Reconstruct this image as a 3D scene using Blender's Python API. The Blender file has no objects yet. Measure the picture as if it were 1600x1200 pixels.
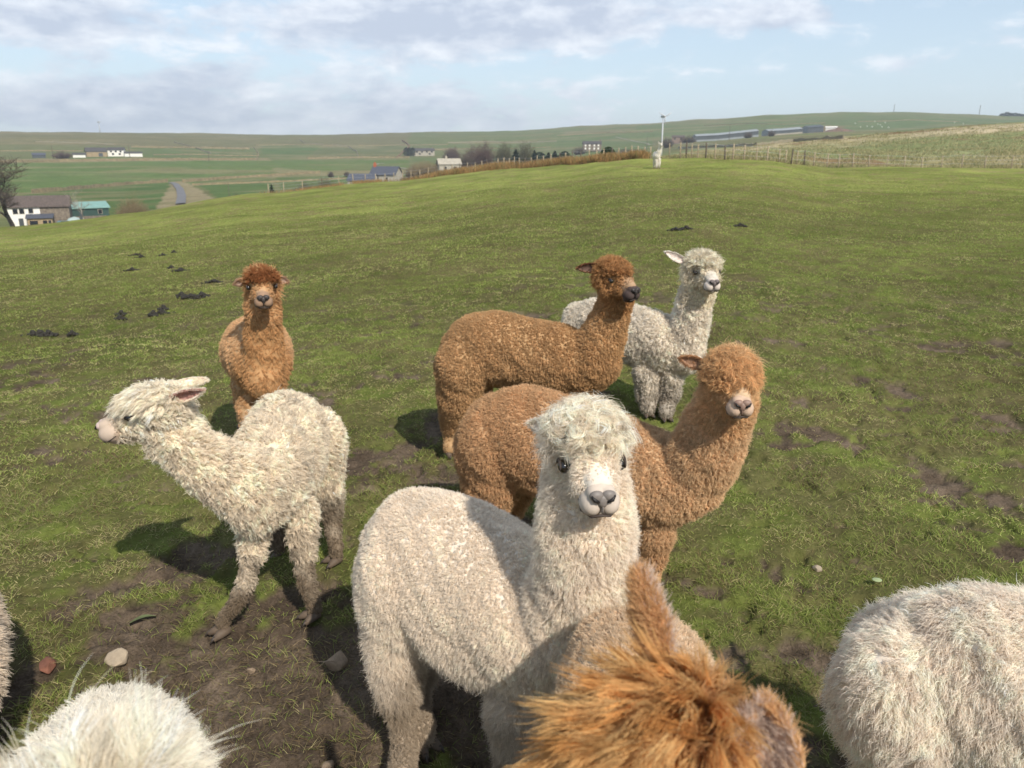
import bpy, bmesh, math, random
import numpy as np
from mathutils import Vector, Matrix

sc = bpy.context.scene
COL = sc.collection
R = math.radians

# ------------------------------------------------------------------ camera
CAM_H = 1.85
F = 1202.0                       # focal length in pixels of a 1600 px wide picture
PITCH = R(16.67)
cp, sp = math.cos(PITCH), math.sin(PITCH)
cam_d = bpy.data.cameras.new('camera')
cam = bpy.data.objects.new('camera', cam_d)
COL.objects.link(cam)
cam.location = (0, 0, CAM_H)
cam.rotation_euler = (R(90) - PITCH, 0, 0)
cam_d.sensor_width = 36.0
cam_d.lens = 36.0 * F / 1600.0
cam_d.clip_start = 0.05
cam_d.clip_end = 30000
cam_d.dof.use_dof = True
cam_d.dof.focus_distance = 2.6
cam_d.dof.aperture_fstop = 6.3
sc.camera = cam

# ------------------------------------------------------------------ view
sc.view_settings.view_transform = 'Standard'
sc.view_settings.look = 'None'
sc.view_settings.exposure = 0.60
sc.view_settings.gamma = 1.0
sc.view_settings.use_curve_mapping = False
sc.render.engine = 'CYCLES'
sc.cycles.use_denoising = True
sc.cycles.max_bounces = 9
sc.cycles.diffuse_bounces = 6
sc.cycles.transmission_bounces = 3
sc.cycles.volume_bounces = 0
sc.cycles_curves.shape = 'RIBBONS'

# ------------------------------------------------------------------ sun
SUN_EL, SUN_AZ = R(43), R(150)   # azimuth clockwise from +Y: behind the right shoulder
to_sun = Vector((math.sin(SUN_AZ) * math.cos(SUN_EL), math.cos(SUN_AZ) * math.cos(SUN_EL), math.sin(SUN_EL)))
sun_d = bpy.data.lights.new('sun', 'SUN')
sun_d.energy = 3.6
sun_d.angle = R(0.55)
sun_d.color = (1.0, 0.93, 0.82)
sun = bpy.data.objects.new('sun', sun_d)
COL.objects.link(sun)
sun.rotation_euler = (-to_sun).to_track_quat('-Z', 'Y').to_euler()
sun.location = (20, -20, 40)

# ------------------------------------------------------------------ pixel <-> world helpers (photo is 1600 x 1200)
def pdir(px, py):
    return np.array([px - 800.0, F * cp + (600.0 - py) * sp, (600.0 - py) * cp - F * sp])

def at(px, py, Y):
    d = pdir(px, py)
    return d * (Y / d[1]) + np.array([0, 0, CAM_H])

def pix(x, y, z):
    zz = z - CAM_H
    depth = y * cp - zz * sp
    depth = np.where(np.abs(depth) < 1e-6, 1e-6, depth)
    u = 800 + F * x / depth
    v = 600 - F * (y * sp + zz * cp) / depth
    return u, v, depth

# ------------------------------------------------------------------ node helpers
class NT:
    def __init__(s, tree):
        s.t = tree
    def n(s, kind, **kw):
        nd = s.t.nodes.new(kind)
        for k, v in kw.items():
            if k == 'inp':
                for a, b in v.items():
                    if isinstance(b, bpy.types.NodeSocket):
                        s.t.links.new(b, nd.inputs[a])
                    else:
                        nd.inputs[a].default_value = b
            else:
                setattr(nd, k, v)
        return nd
    def m(s, op, a, b=None, c=None, clamp=False):
        nd = s.t.nodes.new('ShaderNodeMath')
        nd.operation = op
        nd.use_clamp = clamp
        for i, v in enumerate((a, b, c)):
            if v is None:
                continue
            if isinstance(v, bpy.types.NodeSocket):
                s.t.links.new(v, nd.inputs[i])
            else:
                nd.inputs[i].default_value = v
        return nd.outputs[0]
    def mix(s, f, a, b, blend='MIX'):
        nd = s.t.nodes.new('ShaderNodeMix')
        nd.data_type = 'RGBA'
        nd.blend_type = blend
        for i, v in ((0, f), (6, a), (7, b)):
            if isinstance(v, bpy.types.NodeSocket):
                s.t.links.new(v, nd.inputs[i])
            else:
                nd.inputs[i].default_value = v if i == 0 else tuple(v) + (1,) * (4 - len(v))
        return nd.outputs[2]
    def ramp(s, f, stops):
        nd = s.t.nodes.new('ShaderNodeValToRGB')
        s.t.links.new(f, nd.inputs[0])
        el = nd.color_ramp.elements
        while len(el) < len(stops):
            el.new(0.5)
        for e, (p, c) in zip(el, stops):
            e.position = p
            e.color = (c, c, c, 1) if isinstance(c, (int, float)) else tuple(c) + (1,) * (4 - len(c))
        return nd.outputs[0]

def new_mat(name):
    m = bpy.data.materials.new(name)
    m.use_nodes = True
    m.node_tree.nodes.clear()
    k = NT(m.node_tree)
    out = k.n('ShaderNodeOutputMaterial')
    return m, k, out

# ------------------------------------------------------------------ sky
w = bpy.data.worlds.new('World')
sc.world = w
w.use_nodes = True
w.node_tree.nodes.clear()
k = NT(w.node_tree)
wo = k.n('ShaderNodeOutputWorld')
SKY_STRENGTH = 0.11
sky = k.n('ShaderNodeTexSky', sky_type='NISHITA', sun_disc=False, sun_elevation=SUN_EL, sun_rotation=SUN_AZ,
          altitude=250.0, air_density=1.0, dust_density=0.6, ozone_density=1.6)
tc = k.n('ShaderNodeTexCoord')
sep = k.n('ShaderNodeSeparateXYZ', inp={0: tc.outputs['Generated']})
az = k.m('ARCTAN2', sep.outputs[0], sep.outputs[1])
el = k.m('ARCSINE', sep.outputs[2])
wv = k.n('ShaderNodeCombineXYZ', inp={0: sep.outputs[0], 1: sep.outputs[1], 2: k.m('MULTIPLY', sep.outputs[2], 2.6)})
wn1 = k.n('ShaderNodeTexNoise', inp={'Vector': wv.outputs[0], 'Scale': 5.0, 'Detail': 9.0, 'Roughness': 0.56, 'Distortion': 0.35})
wn2 = k.n('ShaderNodeTexNoise', inp={'Vector': wv.outputs[0], 'Scale': 15.0, 'Detail': 8.0, 'Roughness': 0.6, 'Distortion': 0.2})
wv3 = k.n('ShaderNodeVectorMath', operation='ADD', inp={0: wv.outputs[0], 1: (0.02, -0.01, 0.055)})
wn3 = k.n('ShaderNodeTexNoise', inp={'Vector': wv3.outputs[0], 'Scale': 15.0, 'Detail': 6.0, 'Roughness': 0.6, 'Distortion': 0.2})
def azel(px, py):
    d = pdir(px, py)
    return math.atan2(d[0], d[1]), math.asin(d[2] / np.linalg.norm(d))
# cloud banks: centre (photo px), half size (px), weight
BANKS = [(640, 40, 330, 50, 0.62), (860, 20, 200, 38, 0.4), (110, 45, 140, 40, 0.5), (30, 20, 110, 40, 0.3), (215, 145, 130, 34, 0.6),
         (60, 170, 110, 40, 0.45), (330, 120, 75, 20, 0.3), (600, 160, 140, 28, 0.5), (300, 185, 240, 24, 0.35), (1230, 25, 80, 24, 0.33),
         (1075, 80, 24, 10, 0.22), (560, 200, 200, 22, 0.25), (1420, 90, 50, 12, 0.16)]
acc = None
for px, py, hw, hh, wt in BANKS:
    a0, e0 = azel(px, py)
    a1, _ = azel(px + hw, py)
    _, e1 = azel(px, py - hh)
    da = k.m('DIVIDE', k.m('SUBTRACT', az, a0), abs(a1 - a0))
    de = k.m('DIVIDE', k.m('SUBTRACT', el, e0), abs(e1 - e0))
    r2 = k.m('ADD', k.m('MULTIPLY', da, da), k.m('MULTIPLY', de, de))
    g = k.m('MULTIPLY', k.m('EXPONENT', k.m('MULTIPLY', r2, -0.8)), wt * 1.35)
    acc = g if acc is None else k.m('ADD', acc, g)
# banks elsewhere in the sky come from the coarse noise alone
dens = k.m('ADD', k.m('MULTIPLY', k.m('SUBTRACT', wn1.outputs[0], 0.535), 1.7), k.m('MULTIPLY', k.m('SUBTRACT', wn2.outputs[0], 0.5), 1.7))
dens = k.m('ADD', dens, acc)
cov = k.ramp(dens, [(0.0, 0.0), (0.12, 0.12), (0.30, 0.72), (0.55, 1.0)])
lit = k.m('ADD', 0.5, k.m('MULTIPLY', k.m('SUBTRACT', wn2.outputs[0], wn3.outputs[0]), 2.6))
lit = k.m('SUBTRACT', lit, k.m('MULTIPLY', k.m('SUBTRACT', dens, 0.3), 0.55), clamp=True)
cloudc = k.mix(lit, (3.65, 4.1, 5.0), (6.5, 6.75, 7.15))
# thin milky veil towards the horizon
veil = k.ramp(k.m('MULTIPLY', el, 1.0), [(0.0, 0.62), (0.16, 0.45), (1.0, 0.40)])
skyb = k.mix(veil, k.mix(1.0, sky.outputs[0], (.80, .80, .80), 'MULTIPLY'), (5.0, 5.95, 6.75))
skyc = k.mix(k.m('MULTIPLY', cov, 0.9), skyb, cloudc)
bg = k.n('ShaderNodeBackground', inp={'Color': skyc, 'Strength': SKY_STRENGTH})
k.t.links.new(bg.outputs[0], wo.inputs[0])

# ------------------------------------------------------------------ numpy noise
_rng = np.random.default_rng(7)
_T = _rng.random((256, 256))
def vnoise(x, y, s=0):
    x = np.asarray(x, float) + s * 17.37
    y = np.asarray(y, float) + s * 9.71
    ix = np.floor(x).astype(np.int64); iy = np.floor(y).astype(np.int64)
    fx = x - ix; fy = y - iy
    fx = fx * fx * fx * (fx * (fx * 6 - 15) + 10); fy = fy * fy * fy * (fy * (fy * 6 - 15) + 10)
    a = _T[ix & 255, iy & 255]; b = _T[(ix + 1) & 255, iy & 255]
    c = _T[ix & 255, (iy + 1) & 255]; d = _T[(ix + 1) & 255, (iy + 1) & 255]
    return (a * (1 - fx) + b * fx) * (1 - fy) + (c * (1 - fx) + d * fx) * fy
def fbm(x, y, o=4, s=0, g=0.5):
    t = 0; a = 1.0; tot = 0; f = 1.0
    for i in range(o):
        t = t + a * vnoise(np.asarray(x) * f, np.asarray(y) * f, s + i * 3)
        tot += a; a *= g; f *= 2.03
    return t / tot
def sstep(a, b, x):
    t = np.clip((x - a) / (b - a), 0, 1)
    return t * t * (3 - 2 * t)
def nrm(v):
    v = np.asarray(v, float)
    n = np.linalg.norm(v, axis=-1, keepdims=True)
    return v / np.maximum(n, 1e-9)

# ------------------------------------------------------------------ object helpers
def tag(o, label=None, cat=None, group=None, kind=None):
    if label: o['label'] = label
    if cat: o['category'] = cat
    if group: o['group'] = group
    if kind: o['kind'] = kind
    return o
def empty(name, loc, label, cat, group=None, rz=0):
    o = bpy.data.objects.new(name, None)
    o.empty_display_size = 0.1
    COL.objects.link(o)
    o.location = loc
    o.rotation_euler = (0, 0, rz)
    return tag(o, label, cat, group)
def link(name, me, parent=None, mats=(), world=True):
    """World-space geometry under a parent: the child keeps its world coordinates."""
    o = bpy.data.objects.new(name, me)
    COL.objects.link(o)
    for m in mats:
        me.materials.append(m)
    if parent is not None:
        o.parent = parent
        p = parent
        while p.parent is not None:
            p = p.parent
        if world:
            me.transform(Matrix.LocRotScale(p.location, p.rotation_euler, None).inverted())
    return o
def mesh_from(name, V, Fs, smooth=True):
    me = bpy.data.meshes.new(name)
    V = np.asarray(V, np.float32)
    if isinstance(Fs, np.ndarray):
        n, q = Fs.shape
        me.vertices.add(len(V)); me.vertices.foreach_set('co', V.ravel())
        me.loops.add(n * q); me.loops.foreach_set('vertex_index', Fs.astype(np.int32).ravel())
        me.polygons.add(n)
        me.polygons.foreach_set('loop_start', np.arange(0, n * q, q, dtype=np.int32))
        me.update(calc_edges=True)
    else:
        me.from_pydata([tuple(map(float, v)) for v in V], [], Fs)
        me.update()
    me.polygons.foreach_set('use_smooth', np.full(len(me.polygons), smooth))
    return me
class MB:
    """Collects simple closed shapes into one mesh."""
    def __init__(s):
        s.V = []; s.F = []; s.n = 0
    def add(s, V, Fs):
        V = np.asarray(V, float)
        s.V.append(V)
        s.F += [tuple(i + s.n for i in f) for f in Fs]
        s.n += len(V)
    def box(s, lo, hi, M=None):
        x0, y0, z0 = lo; x1, y1, z1 = hi
        V = np.array([(x0,y0,z0),(x1,y0,z0),(x1,y1,z0),(x0,y1,z0),(x0,y0,z1),(x1,y0,z1),(x1,y1,z1),(x0,y1,z1)], float)
        if M is not None: V = V @ np.array(M.to_3x3()).T + np.array(M.translation)
        s.add(V, [(0,3,2,1),(4,5,6,7),(0,1,5,4),(1,2,6,5),(2,3,7,6),(3,0,4,7)])
    def tube(s, pts, rad, n=8, up=None, flat=None):
        pts = np.asarray(pts, float)
        rad = np.broadcast_to(np.asarray(rad, float), (len(pts),))
        V = []
        ref = np.array([0.0, 0, 1]) if up is None else np.asarray(up, float)
        t = np.gradient(pts, axis=0); t = nrm(t)
        a = np.cross(t[0], ref)
        if np.linalg.norm(a) < 1e-3: a = np.cross(t[0], [1.0, 0, 0.1])
        a = nrm(a)
        ang = np.arange(n) / n * 2 * np.pi
        for i in range(len(pts)):
            a = nrm(a - t[i] * np.dot(a, t[i])); b = np.cross(t[i], a)
            fl = 1.0 if flat is None else flat[i]
            V.append(pts[i] + rad[i] * (np.cos(ang)[:, None] * a * fl + np.sin(ang)[:, None] * b))
        V = np.concatenate(V + [pts[:1] - t[0] * rad[0] * 0.3, pts[-1:] + t[-1] * rad[-1] * 0.3])
        Fs = []
        m = len(pts)
        for i in range(m - 1):
            for j in range(n):
                j2 = (j + 1) % n
                Fs.append((i*n+j, i*n+j2, (i+1)*n+j2, (i+1)*n+j))
        for j in range(n):
            Fs.append((m*n, (j+1) % n, j))
            Fs.append((m*n+1, (m-1)*n+j, (m-1)*n+(j+1) % n))
        s.add(V, Fs)
    def ell(s, c, rad, M=None, n=14, rings=9):
        V = [(0, 0, -1)]; Fs = []
        for i in range(1, rings):
            th = -np.pi/2 + np.pi * i / rings
            for j in range(n):
                V.append((np.cos(th)*np.cos(2*np.pi*j/n), np.cos(th)*np.sin(2*np.pi*j/n), np.sin(th)))
        V.append((0, 0, 1)); V = np.array(V) * np.asarray(rad, float)
        for j in range(n): Fs.append((0, 1+(j+1) % n, 1+j))
        for i in range(rings-2):
            for j in range(n):
                Fs.append((1+i*n+j, 1+i*n+(j+1) % n, 1+(i+1)*n+(j+1) % n, 1+(i+1)*n+j))
        L = len(V) - 1
        for j in range(n): Fs.append((L, 1+(rings-2)*n+j, 1+(rings-2)*n+(j+1) % n))
        if M is not None: V = V @ np.asarray(M, float)      # rows of M: the world axes of local x, y, z
        s.add(V + np.asarray(c, float), Fs)
    def mesh(s, name, smooth=True):
        return mesh_from(name, np.concatenate(s.V), s.F, smooth)
    def build(s, name, mats=(), parent=None, smooth=True):
        return link(name, s.mesh(name, smooth), parent, mats)

def simple(name, col, rough=0.8, var=0.15, scale=8.0, bump=0.0, coat=0.0, metal=0.0, col2=None):
    m, k, out = new_mat(name)
    geo = k.n('ShaderNodeTexCoord')
    nz = k.n('ShaderNodeTexNoise', inp={'Vector': geo.outputs['Object'], 'Scale': scale, 'Detail': 6.0, 'Roughness': 0.65})
    c2 = col2 or tuple(max(0, c * (1 - 2 * var)) for c in col)
    c = k.mix(k.ramp(nz.outputs[0], [(0.3, 0.0), (0.7, 1.0)]), c2, tuple(c * (1 + var * 0.6) for c in col) if col2 is None else col)
    b = k.n('ShaderNodeBsdfPrincipled', inp={'Base Color': c, 'Roughness': rough, 'Metallic': metal, 'Specular IOR Level': 0.35})
    if coat: b.inputs['Coat Weight'].default_value = coat
    if bump:
        bn = k.n('ShaderNodeBump', inp={'Strength': 0.8, 'Distance': bump, 'Height': nz.outputs[0]})
        k.t.links.new(bn.outputs[0], b.inputs['Normal'])
    k.t.links.new(b.outputs[0], out.inputs[0])
    return m

def hair_curves(name, pos, rad, cols, mat, parent=None):
    """pos (n, m, 3) world; rad (m,) or (n, m); cols (n, 3)."""
    n, m, _ = pos.shape
    if n == 0: return None
    hc = bpy.data.hair_curves.new(name)
    hc.add_curves([m] * n)
    if parent is not None:
        p = parent
        while p.parent is not None: p = p.parent
        Mi = np.array(Matrix.LocRotScale(p.location, p.rotation_euler, None).inverted())
        pos = pos @ Mi[:3, :3].T + Mi[:3, 3]
    hc.attributes['position'].data.foreach_set('vector', np.ascontiguousarray(pos, np.float32).ravel())
    ra = hc.attributes.get('radius') or hc.attributes.new('radius', 'FLOAT', 'POINT')
    ra.data.foreach_set('value', np.ascontiguousarray(np.broadcast_to(rad, (n, m)), np.float32).ravel())
    ca = hc.attributes.new('tint', 'FLOAT_COLOR', 'CURVE')
    c4 = np.ones((n, 4), np.float32); c4[:, :3] = cols
    ca.data.foreach_set('color', c4.ravel())
    hc.materials.append(mat)
    o = bpy.data.objects.new(name, hc)
    COL.objects.link(o)
    o.parent = parent
    return o
# ================================================================== TERRAIN
# per column (photo x): distance and picture row of crest, dip behind it, two valley stations, far slope, skyline
TAB = {
  0:    [(75, 358), (110, 374), (200, 356), (340, 302), (640, 248), (1300, 208)],
  200:  [(85, 333), (120, 346), (200, 343), (350, 297), (650, 246), (1300, 209)],
  400:  [(98, 303), (125, 314), (220, 313), (380, 285), (680, 248), (1350, 213)],
  600:  [(105, 284), (130, 293), (300, 287), (420, 275), (720, 246), (1400, 211)],
  800:  [(90, 262), (120, 268), (300, 264), (450, 257), (750, 238), (1500, 206)],
  1000: [(66, 249), (80, 252), (260, 250), (450, 243), (750, 226), (1500, 196)],
  1100: [(62, 247), (74, 248), (150, 243), (350, 234), (740, 219), (1500, 190)],
  1200: [(62, 252), (72, 252), (130, 241), (300, 225), (735, 213), (1500, 184)],
  1300: [(72, 261), (84, 262), (130, 245), (240, 221), (760, 208), (1500, 180)],
  1400: [(78, 261), (90, 263), (130, 245), (260, 210), (800, 206), (1500, 179)],
  1500: [(80, 262), (92, 264), (130, 243), (270, 201), (900, 199), (1500, 183)],
  1600: [(82, 263), (94, 265), (130, 240), (280, 195), (1000, 195), (1500, 186)],
}
_xs = sorted(TAB)
_azk = []
for x in _xs:
    d = pdir(x, 250); _azk.append(math.atan2(d[0], d[1]))
_azk = np.array(_azk)
_K = []
for x in _xs:
    row = []
    for d, y in TAB[x]:
        v = pdir(x, y)
        row.append((math.log(d), CAM_H + d * v[2] / math.hypot(v[0], v[1])))
    _K.append(row)
_K = np.array(_K)                                   # (ncol, 6, 2)
def _cols(azm):
    """Knots (n, 13, 2) for azimuths."""
    a = np.clip(azm, _azk[0], _azk[-1])
    # behind the viewer the land blends into one rolling profile
    mean = _K.mean(axis=0)
    i = np.clip(np.searchsorted(_azk, a) - 1, 0, len(_azk) - 2)
    t = (a - _azk[i]) / (_azk[i + 1] - _azk[i])
    t = t * t * (3 - 2 * t) * 0.5 + t * 0.5
    kk = _K[i] * (1 - t)[:, None, None] + _K[i + 1] * t[:, None, None]
    wb = sstep(R(60), R(150), np.abs(azm))[:, None, None]
    return kk * (1 - wb) + mean[None] * wb
def height0(x, y):
    x = np.atleast_1d(np.asarray(x, float)); y = np.atleast_1d(np.asarray(y, float))
    d = np.maximum(np.hypot(x, y), 0.05); azm = np.arctan2(x, y)
    kk = _cols(azm)
    n = len(d)
    dc = np.exp(kk[:, 0, 0]); zc = kk[:, 0, 1]
    near_d = np.array([0.05, 2.0, 8.0, 20.0, 42.0]); near_f = np.array([0, 0, 0.5, 0.88, 1.0])
    lx = np.concatenate([np.broadcast_to(np.log(near_d), (n, 5)), kk[:, :, 0], np.full((n, 2), 0.0) + np.log([2600.0, 3300.0])], axis=1)
    lz = np.concatenate([zc[:, None] * (near_d / dc[:, None]) * near_f, kk[:, :, 1], np.stack([kk[:, 5, 1] - 25, kk[:, 5, 1] - 60], 1)], axis=1)
    L = np.log(d)
    h = np.diff(lx, axis=1); dl = np.diff(lz, axis=1) / h
    m = np.zeros_like(lx)
    s = dl[:, :-1] * dl[:, 1:] > 0
    w1 = 2 * h[:, 1:] + h[:, :-1]; w2 = h[:, 1:] + 2 * h[:, :-1]
    den = w1 / np.where(dl[:, :-1] == 0, 1e-9, dl[:, :-1]) + w2 / np.where(dl[:, 1:] == 0, 1e-9, dl[:, 1:])
    m[:, 1:-1] = np.where(s, (w1 + w2) / np.where(den == 0, 1e-9, den), 0)
    m[:, 0] = dl[:, 0]; m[:, -1] = dl[:, -1]
    j = np.clip((lx <= L[:, None]).sum(axis=1) - 1, 0, lx.shape[1] - 2)
    r = np.arange(n)
    hh = h[r, j]; t = np.clip((L - lx[r, j]) / hh, 0, 1)
    z0, z1, m0, m1 = lz[r, j], lz[r, j + 1], m[r, j], m[r, j + 1]
    t2, t3 = t * t, t * t * t
    z = (2*t3 - 3*t2 + 1) * z0 + (t3 - 2*t2 + t) * hh * m0 + (-2*t3 + 3*t2) * z1 + (t3 - t2) * hh * m1
    # inside 42 m a plain slope
    lin = zc * d / dc * np.interp(d, near_d, near_f)
    return np.where(d < 42, lin, z), dc
def mudmask(x, y):
    """0 turf .. 1 bare mud, for the trodden ground near the herd."""
    d = np.hypot(x, y)
    n1 = fbm(x * 1.9, y * 1.9, 4, 11); n2 = fbm(x * 6.5, y * 6.5, 4, 23); n4 = vnoise(x * 31, y * 31, 27)
    n = n1 * 0.50 + n2 * 0.40 + n4 * 0.10
    left = np.exp(-(((x + 1.0) / 1.25) ** 2 + ((y - 2.25) / 0.75) ** 2))
    mid = np.exp(-(((x + 0.35) / 0.5) ** 2 + ((y - 2.2) / 0.5) ** 2))
    right = np.exp(-(((x - 2.4) / 1.6) ** 2 + ((y - 3.4) / 1.5) ** 2))
    right2 = np.exp(-(((x - 1.3) / 0.9) ** 2 + ((y - 2.3) / 0.7) ** 2))
    bias = 0.105 * left + 0.10 * mid + 0.04 * right + 0.05 * right2 - 0.02 * sstep(4, 9, d)
    return sstep(0.555, 0.635, n + bias)
def height(x, y, micro=True):
    z, dc = height0(x, y)
    x = np.atleast_1d(np.asarray(x, float)); y = np.atleast_1d(np.asarray(y, float))
    d = np.hypot(x, y)
    z = z + (fbm(x * 0.12, y * 0.12, 3, 5) - 0.5) * np.clip(d * 0.012, 0, 0.5) * (1 - sstep(150, 400, d))
    # rough moor beyond the fence
    moor = sstep(0.16, 0.30, np.arctan2(x, y)) * sstep(dc + 6, dc + 25, d) * (1 - sstep(300, 380, d))
    z = z + moor * ((fbm(x * 0.25, y * 0.25, 4, 31) - 0.5) * 1.1)
    far = sstep(200, 500, d)
    z = z + far * (fbm(x * 0.008, y * 0.008, 4, 41) - 0.5) * d * 0.006
    if micro:
        nr = 1 - sstep(9, 22, d)
        md = mudmask(x, y)
        z = z + nr * ((fbm(x * 3.1, y * 3.1, 4, 51) - 0.5) * 0.05 + (fbm(x * 19, y * 19, 3, 57) - 0.5) * (0.012 + 0.034 * md) - 0.022 * md - 0.030 * sstep(.66, .80, fbm(x * 8.3, y * 8.3, 2, 59)))
    return z
def gz(x, y):
    return float(height([x], [y])[0])
def ground(px, py, dmax=300.0):
    """World point where the photo ray (px, py) meets the terrain."""
    v = pdir(px, py); hn = math.hypot(v[0], v[1])
    dd = np.exp(np.linspace(math.log(0.8), math.log(dmax), 700))
    X = v[0] / hn * dd; Y = v[1] / hn * dd; Z = CAM_H + v[2] / hn * dd
    below = Z < height(X, Y, micro=False)
    i = int(np.argmax(below)) if below.any() else len(dd) - 1
    return np.array([X[i], Y[i], height(X[i:i+1], Y[i:i+1])[0]])
def spot(px, d):
    """World point on the terrain at distance d in the column of photo x px (rows near the horizon)."""
    v = pdir(px, 245); hn = math.hypot(v[0], v[1])
    x, y = v[0] / hn * d, v[1] / hn * d
    return np.array([x, y, float(height([x], [y], False)[0])])

# ---- the sheet
az_f = np.arange(-41.0, 41.01, 0.2)
az_o = np.concatenate([np.arange(-180, -41, 6.0), [-41.5]]), np.concatenate([[41.5], np.arange(46, 180, 6.0)])
AZ = np.radians(np.concatenate([az_o[0], az_f, az_o[1]]))
def geo(a, b, q):
    return np.exp(np.arange(math.log(a), math.log(b), math.log(1 + q)))
RR = np.concatenate([[0.15, 0.5, 1.0, 1.4], geo(1.75, 9, 0.0052), geo(9, 130, 0.0095), geo(130, 1700, 0.009), geo(1700, 3200, 0.04), [3200.0]])
nA, nR = len(AZ), len(RR)
GA, GR = np.meshgrid(AZ, RR)
X = (GR * np.sin(GA)).ravel(); Y = (GR * np.cos(GA)).ravel()
Z = height(X, Y)
idx = np.arange(nA * nR).reshape(nR, nA)
nxt = np.roll(idx, -1, axis=1)
Fq = np.stack([idx[:-1], nxt[:-1], nxt[1:], idx[1:]], -1).reshape(-1, 4)
Fq = np.concatenate([Fq])
# ---- albedo of the land, per vertex
d = np.hypot(X, Y); az_v = np.arctan2(X, Y)
_, dc = height0(X, Y)
def C(*c): return np.array(c, float)
def mixc(a, b, t): return a * (1 - t)[:, None] + b * t[:, None]
n1 = fbm(X * 0.35, Y * 0.35, 4, 61); n2 = fbm(X * 1.3, Y * 1.3, 4, 67); n3 = fbm(X * 6, Y * 6, 3, 71)
turf = mixc(np.tile(C(.175, .232, .048), (len(X), 1)), C(.235, .300, .064), sstep(.35, .65, n1))
turf = mixc(turf, C(.22, .205, .078), 0.75 * sstep(.52, .72, n2))                 # straw coloured patches
turf = mixc(turf, C(.085, .155, .026), 0.3 * sstep(.58, .72, fbm(X * .8, Y * .5, 4, 73)))   # lush patches
turf = mixc(turf, C(.085, .075, .040), 0.5 * sstep(.60, .72, fbm(X * 2.6, Y * 1.6, 4, 79)) * sstep(25, 6, d))
turf = turf * (0.72 + 0.56 * (fbm(X * .06, Y * .09, 4, 83)))[:, None]
mud = mudmask(X, Y) * (1 - sstep(8, 14, d))
mudc = mixc(np.tile(C(.092, .069, .050), (len(X), 1)), C(.145, .110, .080), sstep(.35, .7, n3))
thatch = mixc(turf * 0.52, np.tile(C(.105, .085, .045), (len(X), 1)), .28 + .45 * sstep(.35, .6, n3))
near = mixc(thatch, mudc, mud)
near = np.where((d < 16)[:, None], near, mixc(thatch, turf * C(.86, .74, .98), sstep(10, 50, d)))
# far land
f1 = fbm(X * .006, Y * .006, 4, 91); f2 = fbm(X * .03, Y * .03, 4, 97); f3 = fbm(X * .12, Y * .12, 3, 99)
GREEN, DEEP, TAN, OLIVE, HEATH = C(.095, .148, .040), C(.062, .125, .030), C(.215, .185, .088), C(.125, .135, .052), C(.115, .085, .050)
far = mixc(np.tile(GREEN, (len(X), 1)), OLIVE, sstep(.4, .6, f1) * .6)
far = mixc(far, TAN, .45 * sstep(.55, .75, f2))
far = mixc(far, HEATH, .35 * sstep(.62, .78, fbm(X * .02, Y * .05, 4, 101)))
u, v, dep = pix(X, Y, Z)
front = dep > 1
ridge = sstep(236, 214, v) * (front & (d > 700))
def poly(pts):
    inside = np.zeros(len(u), bool); P = pts; j = len(P) - 1
    for i in range(len(P)):
        xi, yi = P[i]; xj, yj = P[j]
        cond = ((yi > v) != (yj > v)) & (u < (xj - xi) * (v - yi) / ((yj - yi) or 1e-9) + xi)
        inside ^= cond; j = i
    return inside & front & (d > dc * 1.15)
# (polygon as it lies on the land, colour, strength)
FIELDS = [
  ([(-200,200),(640,205),(640,228),(380,232),(-200,224)], (.135,.128,.058), .75),
  ([(640,205),(880,205),(880,226),(640,228)], (.100,.140,.045), .6),
  ([(-200,224),(120,226),(120,250),(-200,250)], (.118,.135,.050), .7),
  ([(200,229),(400,231),(400,246),(230,245)], (.085,.135,.040), .8),
  ([(410,228),(505,226),(480,245),(405,246)], (.072,.130,.036), .85),
  ([(505,230),(560,226),(625,229),(640,247),(480,248)], (.100,.125,.045), .8),
  ([(-200,250),(420,247),(420,251),(-200,255)], (.215,.185,.092), .8),
  ([(-200,255),(380,251),(640,250),(640,262),(430,272),(230,283),(50,300),(-200,312)], (.088,.150,.036), .95),
  ([(640,250),(700,246),(760,244),(830,240),(830,262),(690,262)], (.090,.140,.040), .8),
  ([(430,262),(520,270),(640,262),(640,272),(500,278),(430,276)], (.215,.190,.095), .5),
  ([(40,303),(150,293),(268,286),(250,326),(180,336),(40,345)], (.064,.122,.030), .95),
  ([(265,285),(290,283),(345,318),(350,326),(245,326)], (.230,.200,.105), .85),
  ([(310,288),(420,280),(430,296),(390,306),(345,312)], (.070,.130,.033), .9),
  ([(430,276),(540,272),(560,284),(440,296)], (.080,.135,.036), .8),
  ([(860,206),(1000,196),(1440,178),(1640,185),(1640,196),(1340,206),(1080,214),(1030,228),(870,230)], (.086,.138,.042), .85),
  ([(1100,190),(1440,177),(1500,184),(1300,188)], (.105,.140,.050), .6),
  ([(1240,200),(1320,196),(1310,206),(1250,208)], (.20,.12,.07), .6),
  ([(880,206),(1000,200),(960,207),(880,212)], (.190,.165,.085), .6),
  ([(1020,218),(1100,222),(1330,208),(1330,214),(1200,226),(1060,236),(1020,240)], (.135,.130,.062), .7),
]
u = u + (fbm(X * .03, Y * .03, 3, 107) - .5) * 10 * (d > 150); v = v + (fbm(X * .03, Y * .03, 3, 109) - .5) * 3.0 * (d > 150)
edge_n = (fbm(X * .05, Y * .05, 3, 111) - .5)
for pts, c, s in FIELDS:
    far = mixc(far, C(*c), poly(pts) * s * (0.8 + 0.4 * f3))
streak = fbm(az_v * d * .012, d * .045, 4, 141); mott = fbm(X * .05, Y * .05, 4, 143); fine = fbm(X * .22, Y * .22, 3, 147)
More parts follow.
